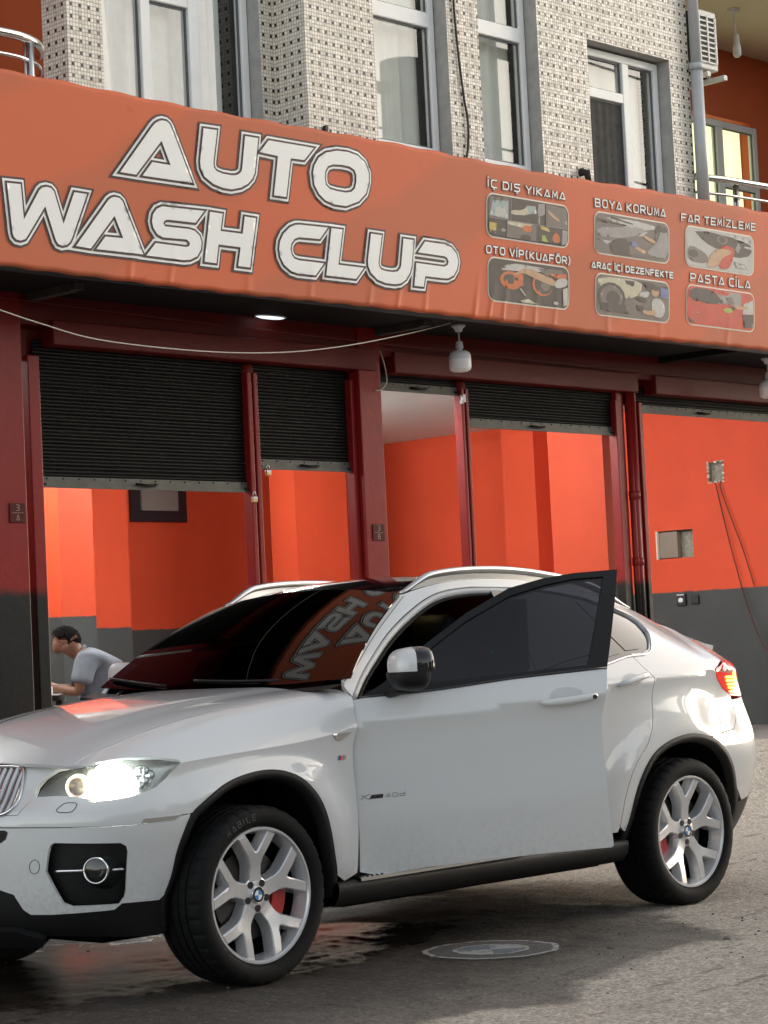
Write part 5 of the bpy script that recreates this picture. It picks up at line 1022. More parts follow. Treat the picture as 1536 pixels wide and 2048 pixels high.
# badge xDRIVE40d
def lettering(txt,x0,z0,w,cap,thick,m,off,par,nm='badge'):
    st,wd=text_strokes(txt,gap=.25); mb=MB()
    for k,s in enumerate(st): ribbon(mb,[(x0+px*w/wd,z0+py*cap+(px*w/wd)*.04) for px,py in s],thick,lambda a,b:tuple(dxf([on(sidep,[(a,b)],off+.0001*k)])[0][0]))
    return mb.out(nm,m,par)
mb=MB(); f3=lambda a,b:tuple(dxf([on(sidep,[(a,b)],.003)])[0][0])
ribbon(mb,[(.6665,.7005),(.6835,.713),(.7085,.7225)],.0026,f3); mb.out('badge_x','chrome',fdoor); mb=MB(); ribbon(mb,[(.6715,.7205),(.688,.707),(.7085,.6995)],.0026,lambda a,b:tuple(dxf([on(sidep,[(a,b)],.0034)])[0][0])); mb.out('badge_x','chrome',fdoor)
patch('badge_plate',[(.706,.7005),(.765,.7015),(.768,.7175),(.716,.7175)],sidep,'gloss_black',fdoor,sp=.02,thick=.003,off=.002,xf=DX)
lettering('DRIVE',.717,.7055,.045,.0075,.0010,'chrome',.0030,fdoor); lettering('40d',.776,.7000,.088,.0165,.0018,'dark_metal',.0025,fdoor)
# mirror
def sellip(c,r,e=.55,n=20,cut=None,part_='top'):
    V=[];F=[]; sg=lambda v,p:math.copysign(abs(v)**p,v); lat=np.linspace(-math.pi/2,math.pi/2,n+1); lon=np.linspace(0,2*math.pi,2*n,endpoint=False)
    for a in lat:
        for b in lon: V.append((c[0]+r[0]*sg(math.cos(a),e)*sg(math.cos(b),e),c[1]+r[1]*sg(math.cos(a),e)*sg(math.sin(b),e),c[2]+r[2]*sg(math.sin(a),e)))
    m=2*n
    for i in range(n):
        for k in range(m): F.append((i*m+k,i*m+(k+1)%m,(i+1)*m+(k+1)%m,(i+1)*m+k))
    return V,F
def mirror_shape(mirr):
    def sh(c,r,z0,z1,e,flat=0):
        V=[];F=[]; n=14; m=28; sg=lambda v,p:math.copysign(abs(v)**p,v)
        for i in range(n+1):
            z=z0+(z1-z0)*i/n; t=(z-c[2])/r[2]; w=max(0,1-abs(t)**3.2)**(1/2.6)
            for k in range(m):
                b=2*math.pi*k/m; x=sg(math.cos(b),.75)*r[0]*w; y=sg(math.sin(b),.75)*r[1]*w
                if x>0: x*=.62
                V.append((c[0]+x,c[1]+y,z))
        for i in range(n):
            for k in range(m): F.append((i*m+k,i*m+(k+1)%m,(i+1)*m+(k+1)%m,(i+1)*m+k))
        F.append(tuple(range(m-1,-1,-1))); F.append(tuple(range(n*m,(n+1)*m))); return V,F
    c=(.0,0,0); R=Matrix.Rotation(math.radians(-33),3,'Z')
    tr=lambda V:[((R@Vector(v)).x+.775,(R@Vector(v)).y-1.135,(R@Vector(v)).z+1.255) for v in V]
    V,F=sh(c,(.105,.118,.092),-.012,.0915,.7); a=part('mirror_cap',tr(V),F,'paint_white',fdoor,True); auto_smooth(a,60)
    V,F=sh(c,(.112,.124,.096),-.0955,-.013,.7); b=part('mirror_shell',tr(V),F,'black_plastic',fdoor,True); auto_smooth(b,60)
    V,F=sh(c,(.100,.122,.094),-.0125,.0935,.7); V=[(v[0]+.030,v[1],v[2]) for v in V]; d=part('mirror_rim','black_plastic' and tr(V),F,'gloss_black',fdoor,True); auto_smooth(d,60)
    mb=MB(); mb.tube([(.80,-1.08,1.175),(.80,-1.03,1.165),(.80,-.97,1.15)],[(.045,.022),(.04,.02),(.04,.02)],10); mb.out('mirror_arm','black_plastic',fdoor,True)
mirror_shape(False)
V,F=sellip((.95,.99,1.262),(.06,.09,.08)); mm=part('mirror','%s'%'' or V,F,'paint_white',d2,True) if False else part('mirror',V,F,'paint_white',d2,True)
# fender badges
fo=lambda P,off:on(fend,P,off)
def fquad(nm,P,m,off): return part(nm,fo(P,off),[tuple(range(len(P)))],m,car)
for k,(a,b,m) in enumerate(((0,.16,'roundel_blue'),(.17,.32,'dark_metal'),(.33,.50,'tail_red'),(.52,1,'satin_chrome'))):
    l=lambda t,e:(.5145+(.5595-.5145)*t+(.004 if e else 0),-.1161-.0095*t+(.0178 if e else 0)); fquad('side_badge',[l(a,0),l(b,0),l(b,1),l(a,1)],m,.003)
SM=[(.472,.004),(.585,-.012),(.578,-.017),(.530,-.032),(.514,-.034),(.494,-.022)]
patch('side_repeater',SM,lambda x,q:fend(x,q),'satin_chrome',car,sp=.02,thick=.005,off=.005)
# ---- sill and step plate
for mir in (False,True):
    xs=np.linspace(.47,2.475,50); prof=[(.80,.366),(.915,.366),(.930,.358),(.934,.34),(.926,.30),(.895,.262),(.80,.245)]
    V=np.array([[(x,-s+(.012*math.sin((x-.47)/2*math.pi)),z) for x in xs] for s,z in prof]).reshape(-1,3); n=50; F=[(k*n+i,k*n+i+1,(k+1)*n+i+1,(k+1)*n+i) for k in range(len(prof)-1) for i in range(n-1)]
    part('sill',my(V,mir),F,'black_plastic',car,True)
step=part('step_plate',[(.60,-.938,.372),(1.72,-.938,.378),(1.72,-.84,.384),(.60,-.84,.378)],[(0,1,2,3)],'steel',car)
part('step_edge',[(.60,-.939,.358),(1.72,-.939,.364),(1.72,-.939,.378),(.60,-.939,.372)],[(0,1,2,3)],'steel',step)
for k in range(34):
    for r in range(2):
        x=.66+k*.03+.015*r; y=-.918+.022*r; mb=MB(); mb.lathe([(0,.0035),(.0055,.003),(.007,0)],(x,y,.3732+.0054*(x-.6)),'z',8); mb.out('grip_stud','black_plastic',step,True)
part('sill_inner',[(.60,-.84,.36),(1.78,-.84,.36),(1.78,-.80,.50),(.60,-.80,.50)],[(0,1,2,3)],'cabin_black',car)
# ---- windscreen, roof, rear
def wsf(a,b):
    a=np.asarray(a,float); b=np.asarray(b,float); a,b=np.broadcast_arrays(a,b)
    s=.852+(.617-.852)*b; xb=.585+.095*a**2; zb=1.198+.028*a**2; xt=1.258+.020*a**2; zt=1.640-.046*np.abs(a)**2.2
    x=xb+(xt-xb)*b; z=zb+(zt-zb)*b; h=.030*4*b*(1-b); return np.stack([x-h*.48,a*s,z+h*.87],-1)
patch('windscreen',[(-1,.0),(-.5,0),(0,0),(.5,0),(1,0),(1,1),(0,1),(-1,1)],wsf,'tint_glass',car,sp=.06,thick=.006,off=.002)
mb=MB(); mb.box(.56,.95,-.80,.80,1.09,1.165); cw=mb.out('cowl','void',car)
pts=[(wsf(a,-.02)+[-.03,0,-.012]) for a in np.linspace(-1,1,30)]; q=[p+np.array([-.09,0,-.02]) for p in pts]; strip_loft('cowl_panel',pts,q,'black_plastic',car)
for a0,a1,b1 in ((-.55,.10,.04),(.32,.95,.05)):
    P=[wsf(a0+(a1-a0)*t,.012+b1*t)+[-.012,0,.016] for t in np.linspace(0,1,14)]; mb=MB(); mb.tube([tuple(p) for p in P],[(.008,.006)]*14,8); w=mb.out('wiper','black_plastic',car,True)
    P=[wsf(a0+(a1-a0)*t,.006+(b1+.01)*t)+[-.004,0,.006] for t in np.linspace(.2,1,14)]; mb=MB(); mb.tube([tuple(p) for p in P],.004,6); mb.out('wiper_blade','rubber',w,True)
xs=list(np.linspace(1.265,2.62,20)); roof=[(x,-float(c_sr(x))+.012) for x in xs]; roof=roof+[(x,-y) for x,y in roof[::-1]]
patch('roof_panel',roof,roofp,'gloss_black',car,sp=.06,thick=.012)
xs=list(np.linspace(2.63,3.42,14)); rg_=[(x,-float(c_sr(x))+.012) for x in xs]; rg_=rg_+[(x,-y) for x,y in rg_[::-1]]
patch('rear_window',rg_,roofp,'tint_glass',car,sp=.06,thick=.01)
xs=list(np.linspace(3.43,3.72,8)); sp_=[(x,-float(c_sr(x))-.05*sstep(3.43,3.6,x)) for x in xs]; sp_=sp_+[(x,-y) for x,y in sp_[::-1]]
patch('tail_spoiler',sp_,roofp,'paint_white',car,sp=.05,thick=.05,off=.012)
for mir in (False,True):
    xs=np.linspace(1.29,3.05,60); h=.040*sstep(1.285,1.50,xs)*sstep(3.06,2.7,xs); P=roofp(xs,-c_sr(xs)+.018); P[:,2]+=h+.004; mb=MB(); mb.tube([tuple(p) for p in my(P,mir)],[(.016,.009+.008*float(sstep(1.29,1.5,x)*sstep(3.06,2.8,x))) for x in xs],12); rl=mb.out('roof_rail','satin_chrome',car,True)
    P=roofp(xs,-c_sr(xs)+.022); Q=P.copy(); Q[:,2]+=h-.008; strip_loft('rail_foot',P,Q,'satin_chrome',rl,mir); P=my(P,mir)
# tail lamp, tailgate, rear bumper
TL=[(3.2884,1.1669),(3.42,1.190),(3.60,1.2081),(3.72,1.205),(3.85,1.19),(3.90,1.10),(3.86,1.03),(3.75,1.0119),(3.6563,1.0097),(3.4869,1.0202),(3.3822,1.060),(3.3113,1.1167)]
for mir in (False,True):
    tl=patch('tail_light',offset_poly(TL,-.003),body,'tail_red',car,sp=.03,thick=.03,off=.004,mirror=mir)
    patch('upper_lens',[(3.325,1.150),(3.42,1.182),(3.60,1.200),(3.58,1.150),(3.46,1.142)],body,'tail_clear',tl,sp=.03,thick=.002,off=.0065,mirror=mir)
    for k in range(5):
        z=1.115-.019*k; u0=3.41+.016*k; patch('light_bar',[(u0,z),(u0+.17,z-.004),(u0+.172,z+.006),(u0+.004,z+.010)],body,'tail_glow',tl,sp=.03,thick=.002,off=.008+.0004*k,mirror=mir)
    patch('lit_edge',[(3.60,1.14),(3.66,1.15),(3.68,1.06),(3.62,1.04)],body,'tail_glow',tl,sp=.03,thick=.002,off=.0075,mirror=mir)
    patch('lower_lens',[(3.47,1.042),(3.66,1.032),(3.66,1.018),(3.50,1.026)],body,'tail_glow_red',tl,sp=.03,thick=.002,off=.0065,mirror=mir)
RB=[(3.19,.822),(3.4367,.8455),(3.502,.8999),(3.503,.998),(3.7,.99),(4.0,.90),(URC,.88),(URC,.47),(4.1,.47),(3.75,.485),(3.5913,.4711),(3.4941,.539),(3.4222,.6439),(3.3683,.7075),(3.29,.772)]
patch('rear_bumper',RB,body,'paint_white',car,sp=.035,thick=.02,both=True)
patch('rear_valance',[(3.545,.46),(3.5913,.468),(3.75,.482),(4.1,.467),(URC,.467),(URC,.27),(4.0,.27),(3.70,.28),(3.56,.30)],body,'black_plastic',car,sp=.04,thick=.02,both=True,off=-.002)
patch('tailgate',[(3.52,1.0),(3.66,1.0),(3.76,1.005),(3.87,1.02),(3.91,1.10),(3.86,1.195),(3.72,1.215),(3.61,1.232),(3.585,1.275),(3.52,1.31),(3.70,1.325),(URC,1.325),(URC,.885),(4.0,.905),(3.7,.994)],body,'paint_white',car,sp=.04,thick=.02,both=True)
# ---- inside and underneath
mb=MB(); mb.box(-.55,3.6,-.60,.60,.22,.40); mb.box(.62,2.4,-.80,.80,.24,.36); mb.out('underbody','void',car)
mb=MB(); mb.box(-.60,.60,-.58,.58,.40,.86); mb.box(2.45,3.55,-.58,.58,.40,1.10); mb.box(1.80,1.86,-.88,-.70,.38,1.55); mb.box(1.80,1.86,.70,.88,.38,1.55); mb.out('inner_shell','cabin_black',car)
mb=MB(); mb.box(.60,.64,-.82,.82,.36,1.12); mb.box(.60,2.6,-.80,.80,.36,.42); mb.box(1.9,2.5,-.70,.70,.42,.80,bev=.05); mb.box(2.35,2.5,-.68,.68,.7,1.30,bev=.05); mb.out('cabin_floor','cabin_black',car)
mb=MB(); mb.box(.62,.98,-.76,.76,.85,1.13,bev=.06); mb.out('dashboard','cabin_black',car)
for y in (-.38,.38):
    mb=MB(); mb.box(1.20,1.72,y-.25,y+.25,.52,.72,bev=.07); st_=mb.out('seat','seat_brown',car,True)
    mb=MB(); mb.box(1.62,1.80,y-.24,y+.24,.66,1.30,bev=.07); mb.out('backrest','seat_brown',st_,True); mb=MB(); mb.box(1.70,1.80,y-.13,y+.13,1.32,1.50,bev=.045); mb.out('headrest','cabin_black',st_,True)
mb=MB(); mb.tube([(1.02+.06*math.sin(a),-.38+.18*math.cos(a),1.03+.18*math.sin(a)) for a in np.linspace(0,2*math.pi,33)],.016,8,False); sw_=mb.out('steering_wheel','cabin_black',car,True); mb=MB(); mb.tube([(.92,-.38,.98),(1.03,-.38,1.03)],[.03,.07],10); mb.tube([(1.03,-.55,1.03),(1.03,-.21,1.03)],.014,6); mb.out('wheel_hub','cabin_black',sw_,True); mb=MB(); mb.tube([(1.05+.06*math.sin(a),-.38+.165*math.cos(a),1.03+.165*math.sin(a)) for a in np.linspace(2.2,2.9,8)],.006,6); mb.out('wheel_trim','satin_chrome',sw_,True)
# headlining light and door seal
sl_=on(sidep,spl(APT+[(1.95,1.620),(2.15,1.610)],36),-.012); mb=MB(); mb.tube([tuple(q) for q in sl_+[0,.012,0]],.010,8); mb.out('door_seal','rubber',car,True)
sl_=on(sidep,[(x+.008,z-.011) for x,z in spl(APT+[(1.95,1.620),(2.15,1.610)],36)],-.02); mb=MB(); mb.tube([tuple(q) for q in sl_],[(.012,.018)]*36,8); mb.out('pillar_trim','pvc_grey',car,True)
sl_=on(sidep,[(x+.020,z-.026) for x,z in spl(APT+[(1.95,1.620),(2.15,1.610)],36)],-.028); mb=MB(); mb.tube([tuple(q) for q in sl_],.009,8); mb.out('aperture_seal','rubber',car,True)
mat('cabin_lamp',(1,.8,.4),.5,emis=(1,.75,.3),es=2.5); box('cabin_light','cabin_lamp',car,1.62,1.74,-.36,-.30,1.60,1.607)
xs=list(np.linspace(1.29,3.40,24)); hd=[(x,-float(c_sr(x))+.02) for x in xs]; hd=hd+[(x,-y) for x,y in hd[::-1]]; patch('headlining',hd,roofp,'cabin_black',car,sp=.12,thick=0,off=-.035)  # roof lining, extended under the rear window to block red hall light
# ---- wheels
def spokes():
    mb=MB(); deg=math.radians
    def pol(r,a): return (r*math.cos(a),r*math.sin(a))
    for k in range(5):
        a0=deg(90+72*k+2); cs,sn=math.cos(a0),math.sin(a0)
        # Y spoke outline in local (radial, tangential), counter-clockwise
        ri=.262; tl=[(ri*math.cos(deg(t)),ri*math.sin(deg(t))) for t in (-23.8,-14.0)]; tr=[(ri*math.cos(deg(t)),ri*math.sin(deg(t))) for t in (14.0,23.8)]
        out=[(.045,-.036),(.085,-.032),(.120,-.032),(.148,-.041),(.176,-.060),tl[0],tl[1],(.212,-.030),(.185,-.010),(.176,0),(.185,.010),(.212,.030),tr[0],tr[1],(.176,.060),(.148,.041),(.120,.032),(.085,.032),(.045,.036)]
        ins=[(p[0]-(.004 if .17<p[0]<.2 and abs(p[1])<.02 else 0),p[1]) for p in offset_poly(out,-.0045)]
        bk=offset_poly(out,.010); n=len(out); out=ccw(out)
        dep=lambda r:.030-.026*float(sstep(.07,.255,r))
        def w(p,d): 
            r=math.hypot(*p); x=p[0]*cs-p[1]*sn; z=p[0]*sn+p[1]*cs; return (x,dep(min(r,.262))+d,z)
        if len(bk)!=n or len(ins)!=n: bk=bk[:n]; ins=ins[:n]
        V=[w(p,0) for p in ins]+[w(p,.004) for p in out]+[w((p[0],p[1]),.052) for p in bk]
        tri=mgeo.delaunay_2d_cdt([Vector(p) for p in ins],[(i,(i+1)%n) for i in range(n)],[],1,1e-6)
        F=[tuple(f) for f in tri[2]] if len(tri[0])==n else [tuple(range(n))]
        # orient faces outward (toward -y)
        G=[]
        for f in F:
            a,b,c=[Vector(V[i]) for i in f[:3]]; G.append(tuple(f) if (b-a).cross(c-a).y<0 else tuple(f)[::-1])
        for lo in (0,n):
            for i in range(n): j=(i+1)%n; G.append((lo+i,lo+n+i,lo+n+j,lo+j))
        # side faces orientation
        mb.add(V,G)
    return mb
rimV=spokes()
rim_prof=[(.2785,.014),(.2795,.004),(.277,-.003),(.268,-.003),(.2625,.004),(.258,.022),(.250,.058),(.247,.070)]
rm=MB(); rm.lathe(rim_prof,(0,0,0),'y',96); rm.lathe([(.0,.030),(.040,.029),(.062,.030),(.075,.034),(.080,.060)],(0,0,0),'y',48)
rim_me=None
def mesh_of(mb,name,m,ang=35):
    me=bpy.data.meshes.new(name); me.from_pydata(mb.V,[],mb.F); me.materials.append(MT[m]); me.update()
    bm=bmesh.new(); bm.from_mesh(me); bmesh.ops.recalc_face_normals(bm,faces=bm.faces[:])
    for f in bm.faces: f.smooth=True
    for e in bm.edges: e.smooth=not(len(e.link_faces)!=2 or e.calc_face_angle(0)>math.radians(ang))
    bm.to_mesh(me); bm.free(); return me
rm.add(rimV.V,rimV.F)
RIM=mesh_of(rm,'rim','rim_silver',22)
def tyre_mesh():
    prof=[(.262,.215),(.30,.236),(.335,.246),(.352,.242),(.361,.225)]
    grooves=[.19,.145,.10,.055]
    y=.225; pts=prof[:]
    for g in grooves: pts+=[(.3655,g+.006),(.3575,g+.005),(.3575,g-.005),(.3655,g-.006)]
    pts+=[(.3645,.020),(.360,.004),(.353,-.006),(.340,-.0135),(.320,-.0175),(.300,-.0165),(.287,-.010),(.2795,.001)]
    n=216; m=len(pts); V=[];F=[]
    for k in range(n):
        a=2*math.pi*k/n
        for i,(r,y) in enumerate(pts):
            sh=0
            if r>.352 and k%6==0 and y<.05: sh=.0065
            if r>.364 and k%6 in (2,) and .02<y<.2: sh=.004
            rr_=r-sh; V.append((rr_*math.cos(a),y,rr_*math.sin(a)))
    for k in range(n):
        for i in range(m-1): F.append((k*m+i,((k+1)%n)*m+i,((k+1)%n)*m+i+1,k*m+i+1))
    mb=MB(); mb.add(V,F); return mesh_of(mb,'tyre','rubber',50)
TYRE=tyre_mesh()
def simple(prof,nm,m,n=40,ang=40): mb=MB(); mb.lathe(prof,(0,0,0),'y',n); return mesh_of(mb,nm,m,ang)
CAPR=simple([(.0345,.030),(.0345,.0215),(.0325,.0195),(.0312,.0205)],'cap_ring','chrome'); CAPB=simple([(.0315,.0208),(0,.0205)],'cap_black','roundel_black')
def quad_sector(q,m):
    mb=MB(); a0=math.pi/2*q; pts=[(0,0)]+[(.0205*math.cos(a0+math.pi/2*t/8),.0205*math.sin(a0+math.pi/2*t/8)) for t in range(9)]
    mb.add([(x,.0196,z) for x,z in pts],[tuple(range(len(pts)))[::-1]]); return mesh_of(mb,'cap_quarter',m)
QUAD=[quad_sector(0,'roundel_blue'),quad_sector(1,'roundel_white'),quad_sector(2,'roundel_blue'),quad_sector(3,'roundel_white')]
LUGS=[]
for k in range(5):
    a=math.radians(90+36+72*k+2); mb=MB(); mb.lathe([(.0150,.0290),(.0146,.0262),(0,.0260)],(.054*math.cos(a),0,.054*math.sin(a)),'y',14); LUGS.append(mesh_of(mb,'lug_recess','roundel_black'))
DISC=simple([(.06,.085),(.185,.085),(.185,.110),(.06,.110)],'brake_disc','disc_metal',56)
BARREL=simple([(.2475,.069),(.243,.11),(.25,.20),(.255,.235),(.06,.235),(0,.235)],'inner_dark','void',40)
mb=MB(); pts=[(r*math.cos(a),r*math.sin(a)) for r,a in [(.125,math.radians(t)) for t in range(-34,35,6)]]+[(.198*math.cos(math.radians(t)),.198*math.sin(math.radians(t))) for t in range(34,-35,-6)]; mb.prism(pts,.068,.135); CAL=mesh_of(mb,'caliper','caliper_red')
def tyre_text(txt,a0,step):
    mb=MB(); a=a0
    for ch in txt:
        st,wd=text_strokes(ch)
        for s in st: ribbon(mb,[(px,py) for px,py in s],.085,lambda x,y,a=a:((.310+.024*y)*math.cos(a-x*.088),-.0185,(.310+.024*y)*math.sin(a-x*.088)))
        a-=step*(1 if ch!='I' else .55)
    return mesh_of(mb,'tyre_lettering','tyre_letter')
TT=tyre_text('MABILE',math.radians(126),.105)
def cp(nm,me,par,loc=None): o=bpy.data.objects.new(nm,me); COL.objects.link(o); o.parent=par; return o
for x,y,sd in ((0,-.955,1),(WB,-.975,1),(0,.955,-1),(WB,.975,-1)):
    w=bpy.data.objects.new('wheel',RIM); COL.objects.link(w); w.parent=car; w.matrix_parent_inverse=parent_inv(car); w.location=(x,y,WZ)
    if sd<0: w.rotation_euler=(0,0,math.pi)
    for nm,me in (('tyre',TYRE),('hub_cap',CAPR),('cap_face',CAPB),('cap_quarter',QUAD[0]),('cap_quarter',QUAD[1]),('cap_quarter',QUAD[2]),('cap_quarter',QUAD[3]),('brake_disc',DISC),('inner_shade',BARREL)): cp(nm,me,w)
    for lg in LUGS: cp('lug_recess',lg,w)
    c=cp('caliper',CAL,w); c.rotation_euler=(0,math.radians(8 if x<1 else 165),0)
    if x<1 and sd>0: cp('tyre_lettering',TT,w)
# door lamp's roundel of light, painted on the ground as a see-through decal
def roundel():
    t=thing('ground_roundel','pale blue and white roundel of door lamp light, painted on the ground below the open door','marking',(1.16,-1.17,.004))
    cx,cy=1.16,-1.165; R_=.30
    for nm,c,al in (('projection_white',(.62,.63,.62),.42),('projection_blue',(.22,.26,.31),.5),('projection_grey',(.20,.20,.20),.35)):
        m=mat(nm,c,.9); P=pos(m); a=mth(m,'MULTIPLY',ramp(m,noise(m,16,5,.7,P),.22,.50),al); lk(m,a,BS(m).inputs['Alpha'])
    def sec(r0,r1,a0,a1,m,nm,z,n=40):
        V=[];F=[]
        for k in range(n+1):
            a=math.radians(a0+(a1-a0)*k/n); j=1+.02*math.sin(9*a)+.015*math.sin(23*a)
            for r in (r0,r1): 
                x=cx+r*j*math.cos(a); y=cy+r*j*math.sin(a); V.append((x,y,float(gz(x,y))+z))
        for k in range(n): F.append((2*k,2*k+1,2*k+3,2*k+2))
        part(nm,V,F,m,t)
    sec(.155,.275,0,360,'projection_grey','ring_field',.0112); sec(.275,.300,0,360,'projection_white','outer_ring',.0122); sec(.150,.168,0,360,'projection_white','inner_ring',.0126)
    for q,m in enumerate(('projection_white','projection_blue','projection_white','projection_blue')): sec(.001,.15,90*q-45,90*q+45,m,'quarter',.0119,12)
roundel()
# ================================================================== seated man, his chair and table
def skin_mesh(name,verts,edges,rad,m,parent,sub=2,root=0):
    me=bpy.data.meshes.new(name); me.from_pydata([tuple(v) for v in verts],edges,[]); o=bpy.data.objects.new(name,me); link(o,parent)
    md=o.modifiers.new('skin','SKIN'); md.use_smooth_shade=True
    for i,s in enumerate(me.skin_vertices[0].data):
        s.radius=rad[i] if isinstance(rad[i],tuple) else (rad[i],rad[i]); s.use_root=(i==root)
    ss=o.modifiers.new('subsurf','SUBSURF'); ss.levels=sub; ss.render_levels=sub
    me.materials.append(MT[m]); return o
PC=np.array([3.668,4.75,1.352]); Rv=np.array([.688,-.725,-.045]); Dv=np.array([.725,.688,.0]); Uv=np.array([-.03,.03,1.])
def L3(a,h,d=0): return tuple(PC+Rv*a+Uv*h+Dv*d)
man=thing('person','man in blue-grey polo shirt sitting hunched over at the left','person',L3(.2,-.85))
V=[L3(.21,-.36),L3(.21,-.20),L3(.165,-.02),L3(.09,.055),L3(.03,.07),L3(-.005,.085),L3(-.045,.125),L3(-.075,.175),L3(-.068,.212), # 0 pelvis..8 crown
   L3(-.125,.120),L3(-.128,.066),                                        # 9 face, 10 chin
   L3(.075,.035,-.17),L3(.045,-.08,-.215),L3(.02,-.19,-.215),L3(-.08,-.175,-.165),L3(-.165,-.155,-.11), # near arm 11..15
   L3(.075,.035,.17),L3(.035,-.08,.215),L3(-.02,-.17,.20),L3(-.10,-.17,.13),L3(-.17,-.165,.06),          # far arm 16..20
   L3(.20,-.38,-.10),L3(-.20,-.37,-.16),L3(-.16,-.78,-.16),L3(-.26,-.82,-.16), L3(.20,-.38,.10),L3(-.20,-.37,.16),L3(-.16,-.78,.16),L3(-.26,-.82,.16),
   L3(-.205,-.15,-.10),L3(-.235,-.165,-.085),L3(-.205,-.165,-.115),L3(-.235,-.185,-.105),L3(-.20,-.175,-.125),L3(-.225,-.195,-.12),L3(-.18,-.13,-.085),L3(-.205,-.125,-.07),
   L3(-.21,-.165,.05),L3(-.235,-.18,.045),L3(-.205,-.18,.035),L3(-.23,-.195,.03),L3(-.20,-.185,.02),L3(-.222,-.20,.015),L3(-.185,-.145,.04),L3(-.205,-.14,.03),
   L3(-.160,.108),L3(-.045,.145,-.078),L3(-.045,.145,.078)]
E=[(0,1),(1,2),(2,3),(3,4),(4,5),(5,6),(6,7),(7,8),(7,9),(9,10),(3,11),(11,12),(12,13),(13,14),(14,15),(3,16),(16,17),(17,18),(18,19),(19,20),(0,21),(21,22),(22,23),(23,24),(0,25),(25,26),(26,27),(27,28),
   (15,29),(29,30),(15,31),(31,32),(15,33),(33,34),(15,35),(35,36),(20,37),(37,38),(20,39),(39,40),(20,41),(41,42),(20,43),(43,44),(9,45),(6,46),(6,47)]
Rr=[.14,.13,.135,.12,.062,.058,.078,.092,.075,.062,.045,.055,.048,.040,.035,.028,.055,.048,.040,.035,.028,.085,.065,.045,.04,.085,.065,.045,.04]+[.010,.008]*8+[.016,.018,.018]
skin_mesh('body',V,E,Rr,'skin',man,2,0)
SV=[L3(.19,-.34),L3(.18,-.20),L3(.145,-.055),L3(.095,.03),L3(.035,.07),L3(.085,.02,-.17),L3(.05,-.09,-.215),L3(.04,-.14,-.22),L3(.085,.02,.17),L3(.04,-.09,.215),L3(.02,-.13,.215),L3(.11,-.18,0),L3(.06,-.08,0)]
skin_mesh('polo_shirt',SV,[(0,1),(1,2),(2,3),(3,4),(3,5),(5,6),(6,7),(3,8),(8,9),(9,10),(1,11),(11,12)],[(.17,.20),(.17,.20),(.165,.195),(.135,.175),(.075,.085),.085,.080,.085,.085,.080,.085,.13,.13],'shirt',man,2,0)
skin_mesh('trousers',[L3(.23,-.36),L3(.20,-.38,-.10),L3(-.20,-.37,-.16),L3(-.165,-.70,-.16),L3(.20,-.38,.10),L3(-.20,-.37,.16),L3(-.165,-.70,.16)],[(0,1),(1,2),(2,3),(0,4),(4,5),(5,6)],[.16,.11,.085,.065,.11,.085,.065],'trousers',man,2,0)
bm=bmesh.new(); bmesh.ops.create_icosphere(bm,subdivisions=4,radius=1)
hf=[f for f in bm.faces if not ((lambda c:(c.z>.30 or (c.x>.15 and c.z>-.35)) and not (c.x<-.72 and c.z<.55))(f.calc_center_median()))]
bmesh.ops.delete(bm,geom=hf,context='FACES')
for v in bm.verts:
    c=v.co*(1+.035*math.sin(v.co.x*23+v.co.y*17)+.03*math.sin(v.co.y*31+v.co.z*19)); v.co=Vector(L3(-.070+c.x*.104-.02*c.z,.172+c.z*.098+.02*c.x,c.y*.090))
bm.verts.index_update(); VV=[v.co[:] for v in bm.verts]; FF=[[v.index for v in f.verts] for f in bm.faces]; bm.free(); part('hair',VV,FF,'hair',man,True)
mb=MB(); mb.tube([L3(.055+.02*math.cos(a)*0,.075+.055*math.sin(a),.06*math.cos(a)) for a in np.linspace(0,2*math.pi,17)],(.012),6,False); mb.out('collar','shirt',man,True)
# green chair
ch=thing('plastic_chair','green plastic chair back showing behind the seated man','chair',L3(.36,-.85,.1))
def chairbox(nm,a0,a1,d0,d1,h0,h1,lean=0):
    P=[]; 
    for h in (h0,h1):
        for a,d in ((a0,d0),(a1,d0),(a1,d1),(a0,d1)): P.append(L3(a+lean*(h-h0),h,d))
    mb=MB(); mb.add(P,[(3,2,1,0),(4,5,6,7),(0,1,5,4),(1,2,6,5),(2,3,7,6),(3,0,4,7)]); return mb.out(nm,'green_plastic',ch)
chairbox('seat',.05,.45,-.02,.42,-.44,-.40)
for k in range(4): chairbox('back_slat',.245,.265,-.02+.115*k,.07+.115*k,-.36,-.06,.05)
chairbox('top_rail',.256,.28,-.02,.42,-.06,-.012)
for a,d in ((.08,.0),(.42,.0),(.08,.40),(.42,.40)): chairbox('leg',a-.02,a+.02,d-.02,d+.02,-.85,-.44)
tb=thing('work_table','small table with papers in front of the seated man','table',L3(-.45,-.85)); 
def tbox(nm,m,a0,a1,d0,d1,h0,h1):
    P=[L3(a,h,d) for h in (h0,h1) for a,d in ((a0,d0),(a1,d0),(a1,d1),(a0,d1))]; mb=MB(); mb.add(P,[(3,2,1,0),(4,5,6,7),(0,1,5,4),(1,2,6,5),(2,3,7,6),(3,0,4,7)]); return mb.out(nm,m,tb)
tbox('table_top','wood_dark',-.75,-.16,-.35,.35,-.25,-.215)
for a,d in ((-.72,-.32),(-.20,-.32),(-.72,.32),(-.20,.32)): tbox('leg','wood_dark',a-.02,a+.02,d-.02,d+.02,-.85,-.25)
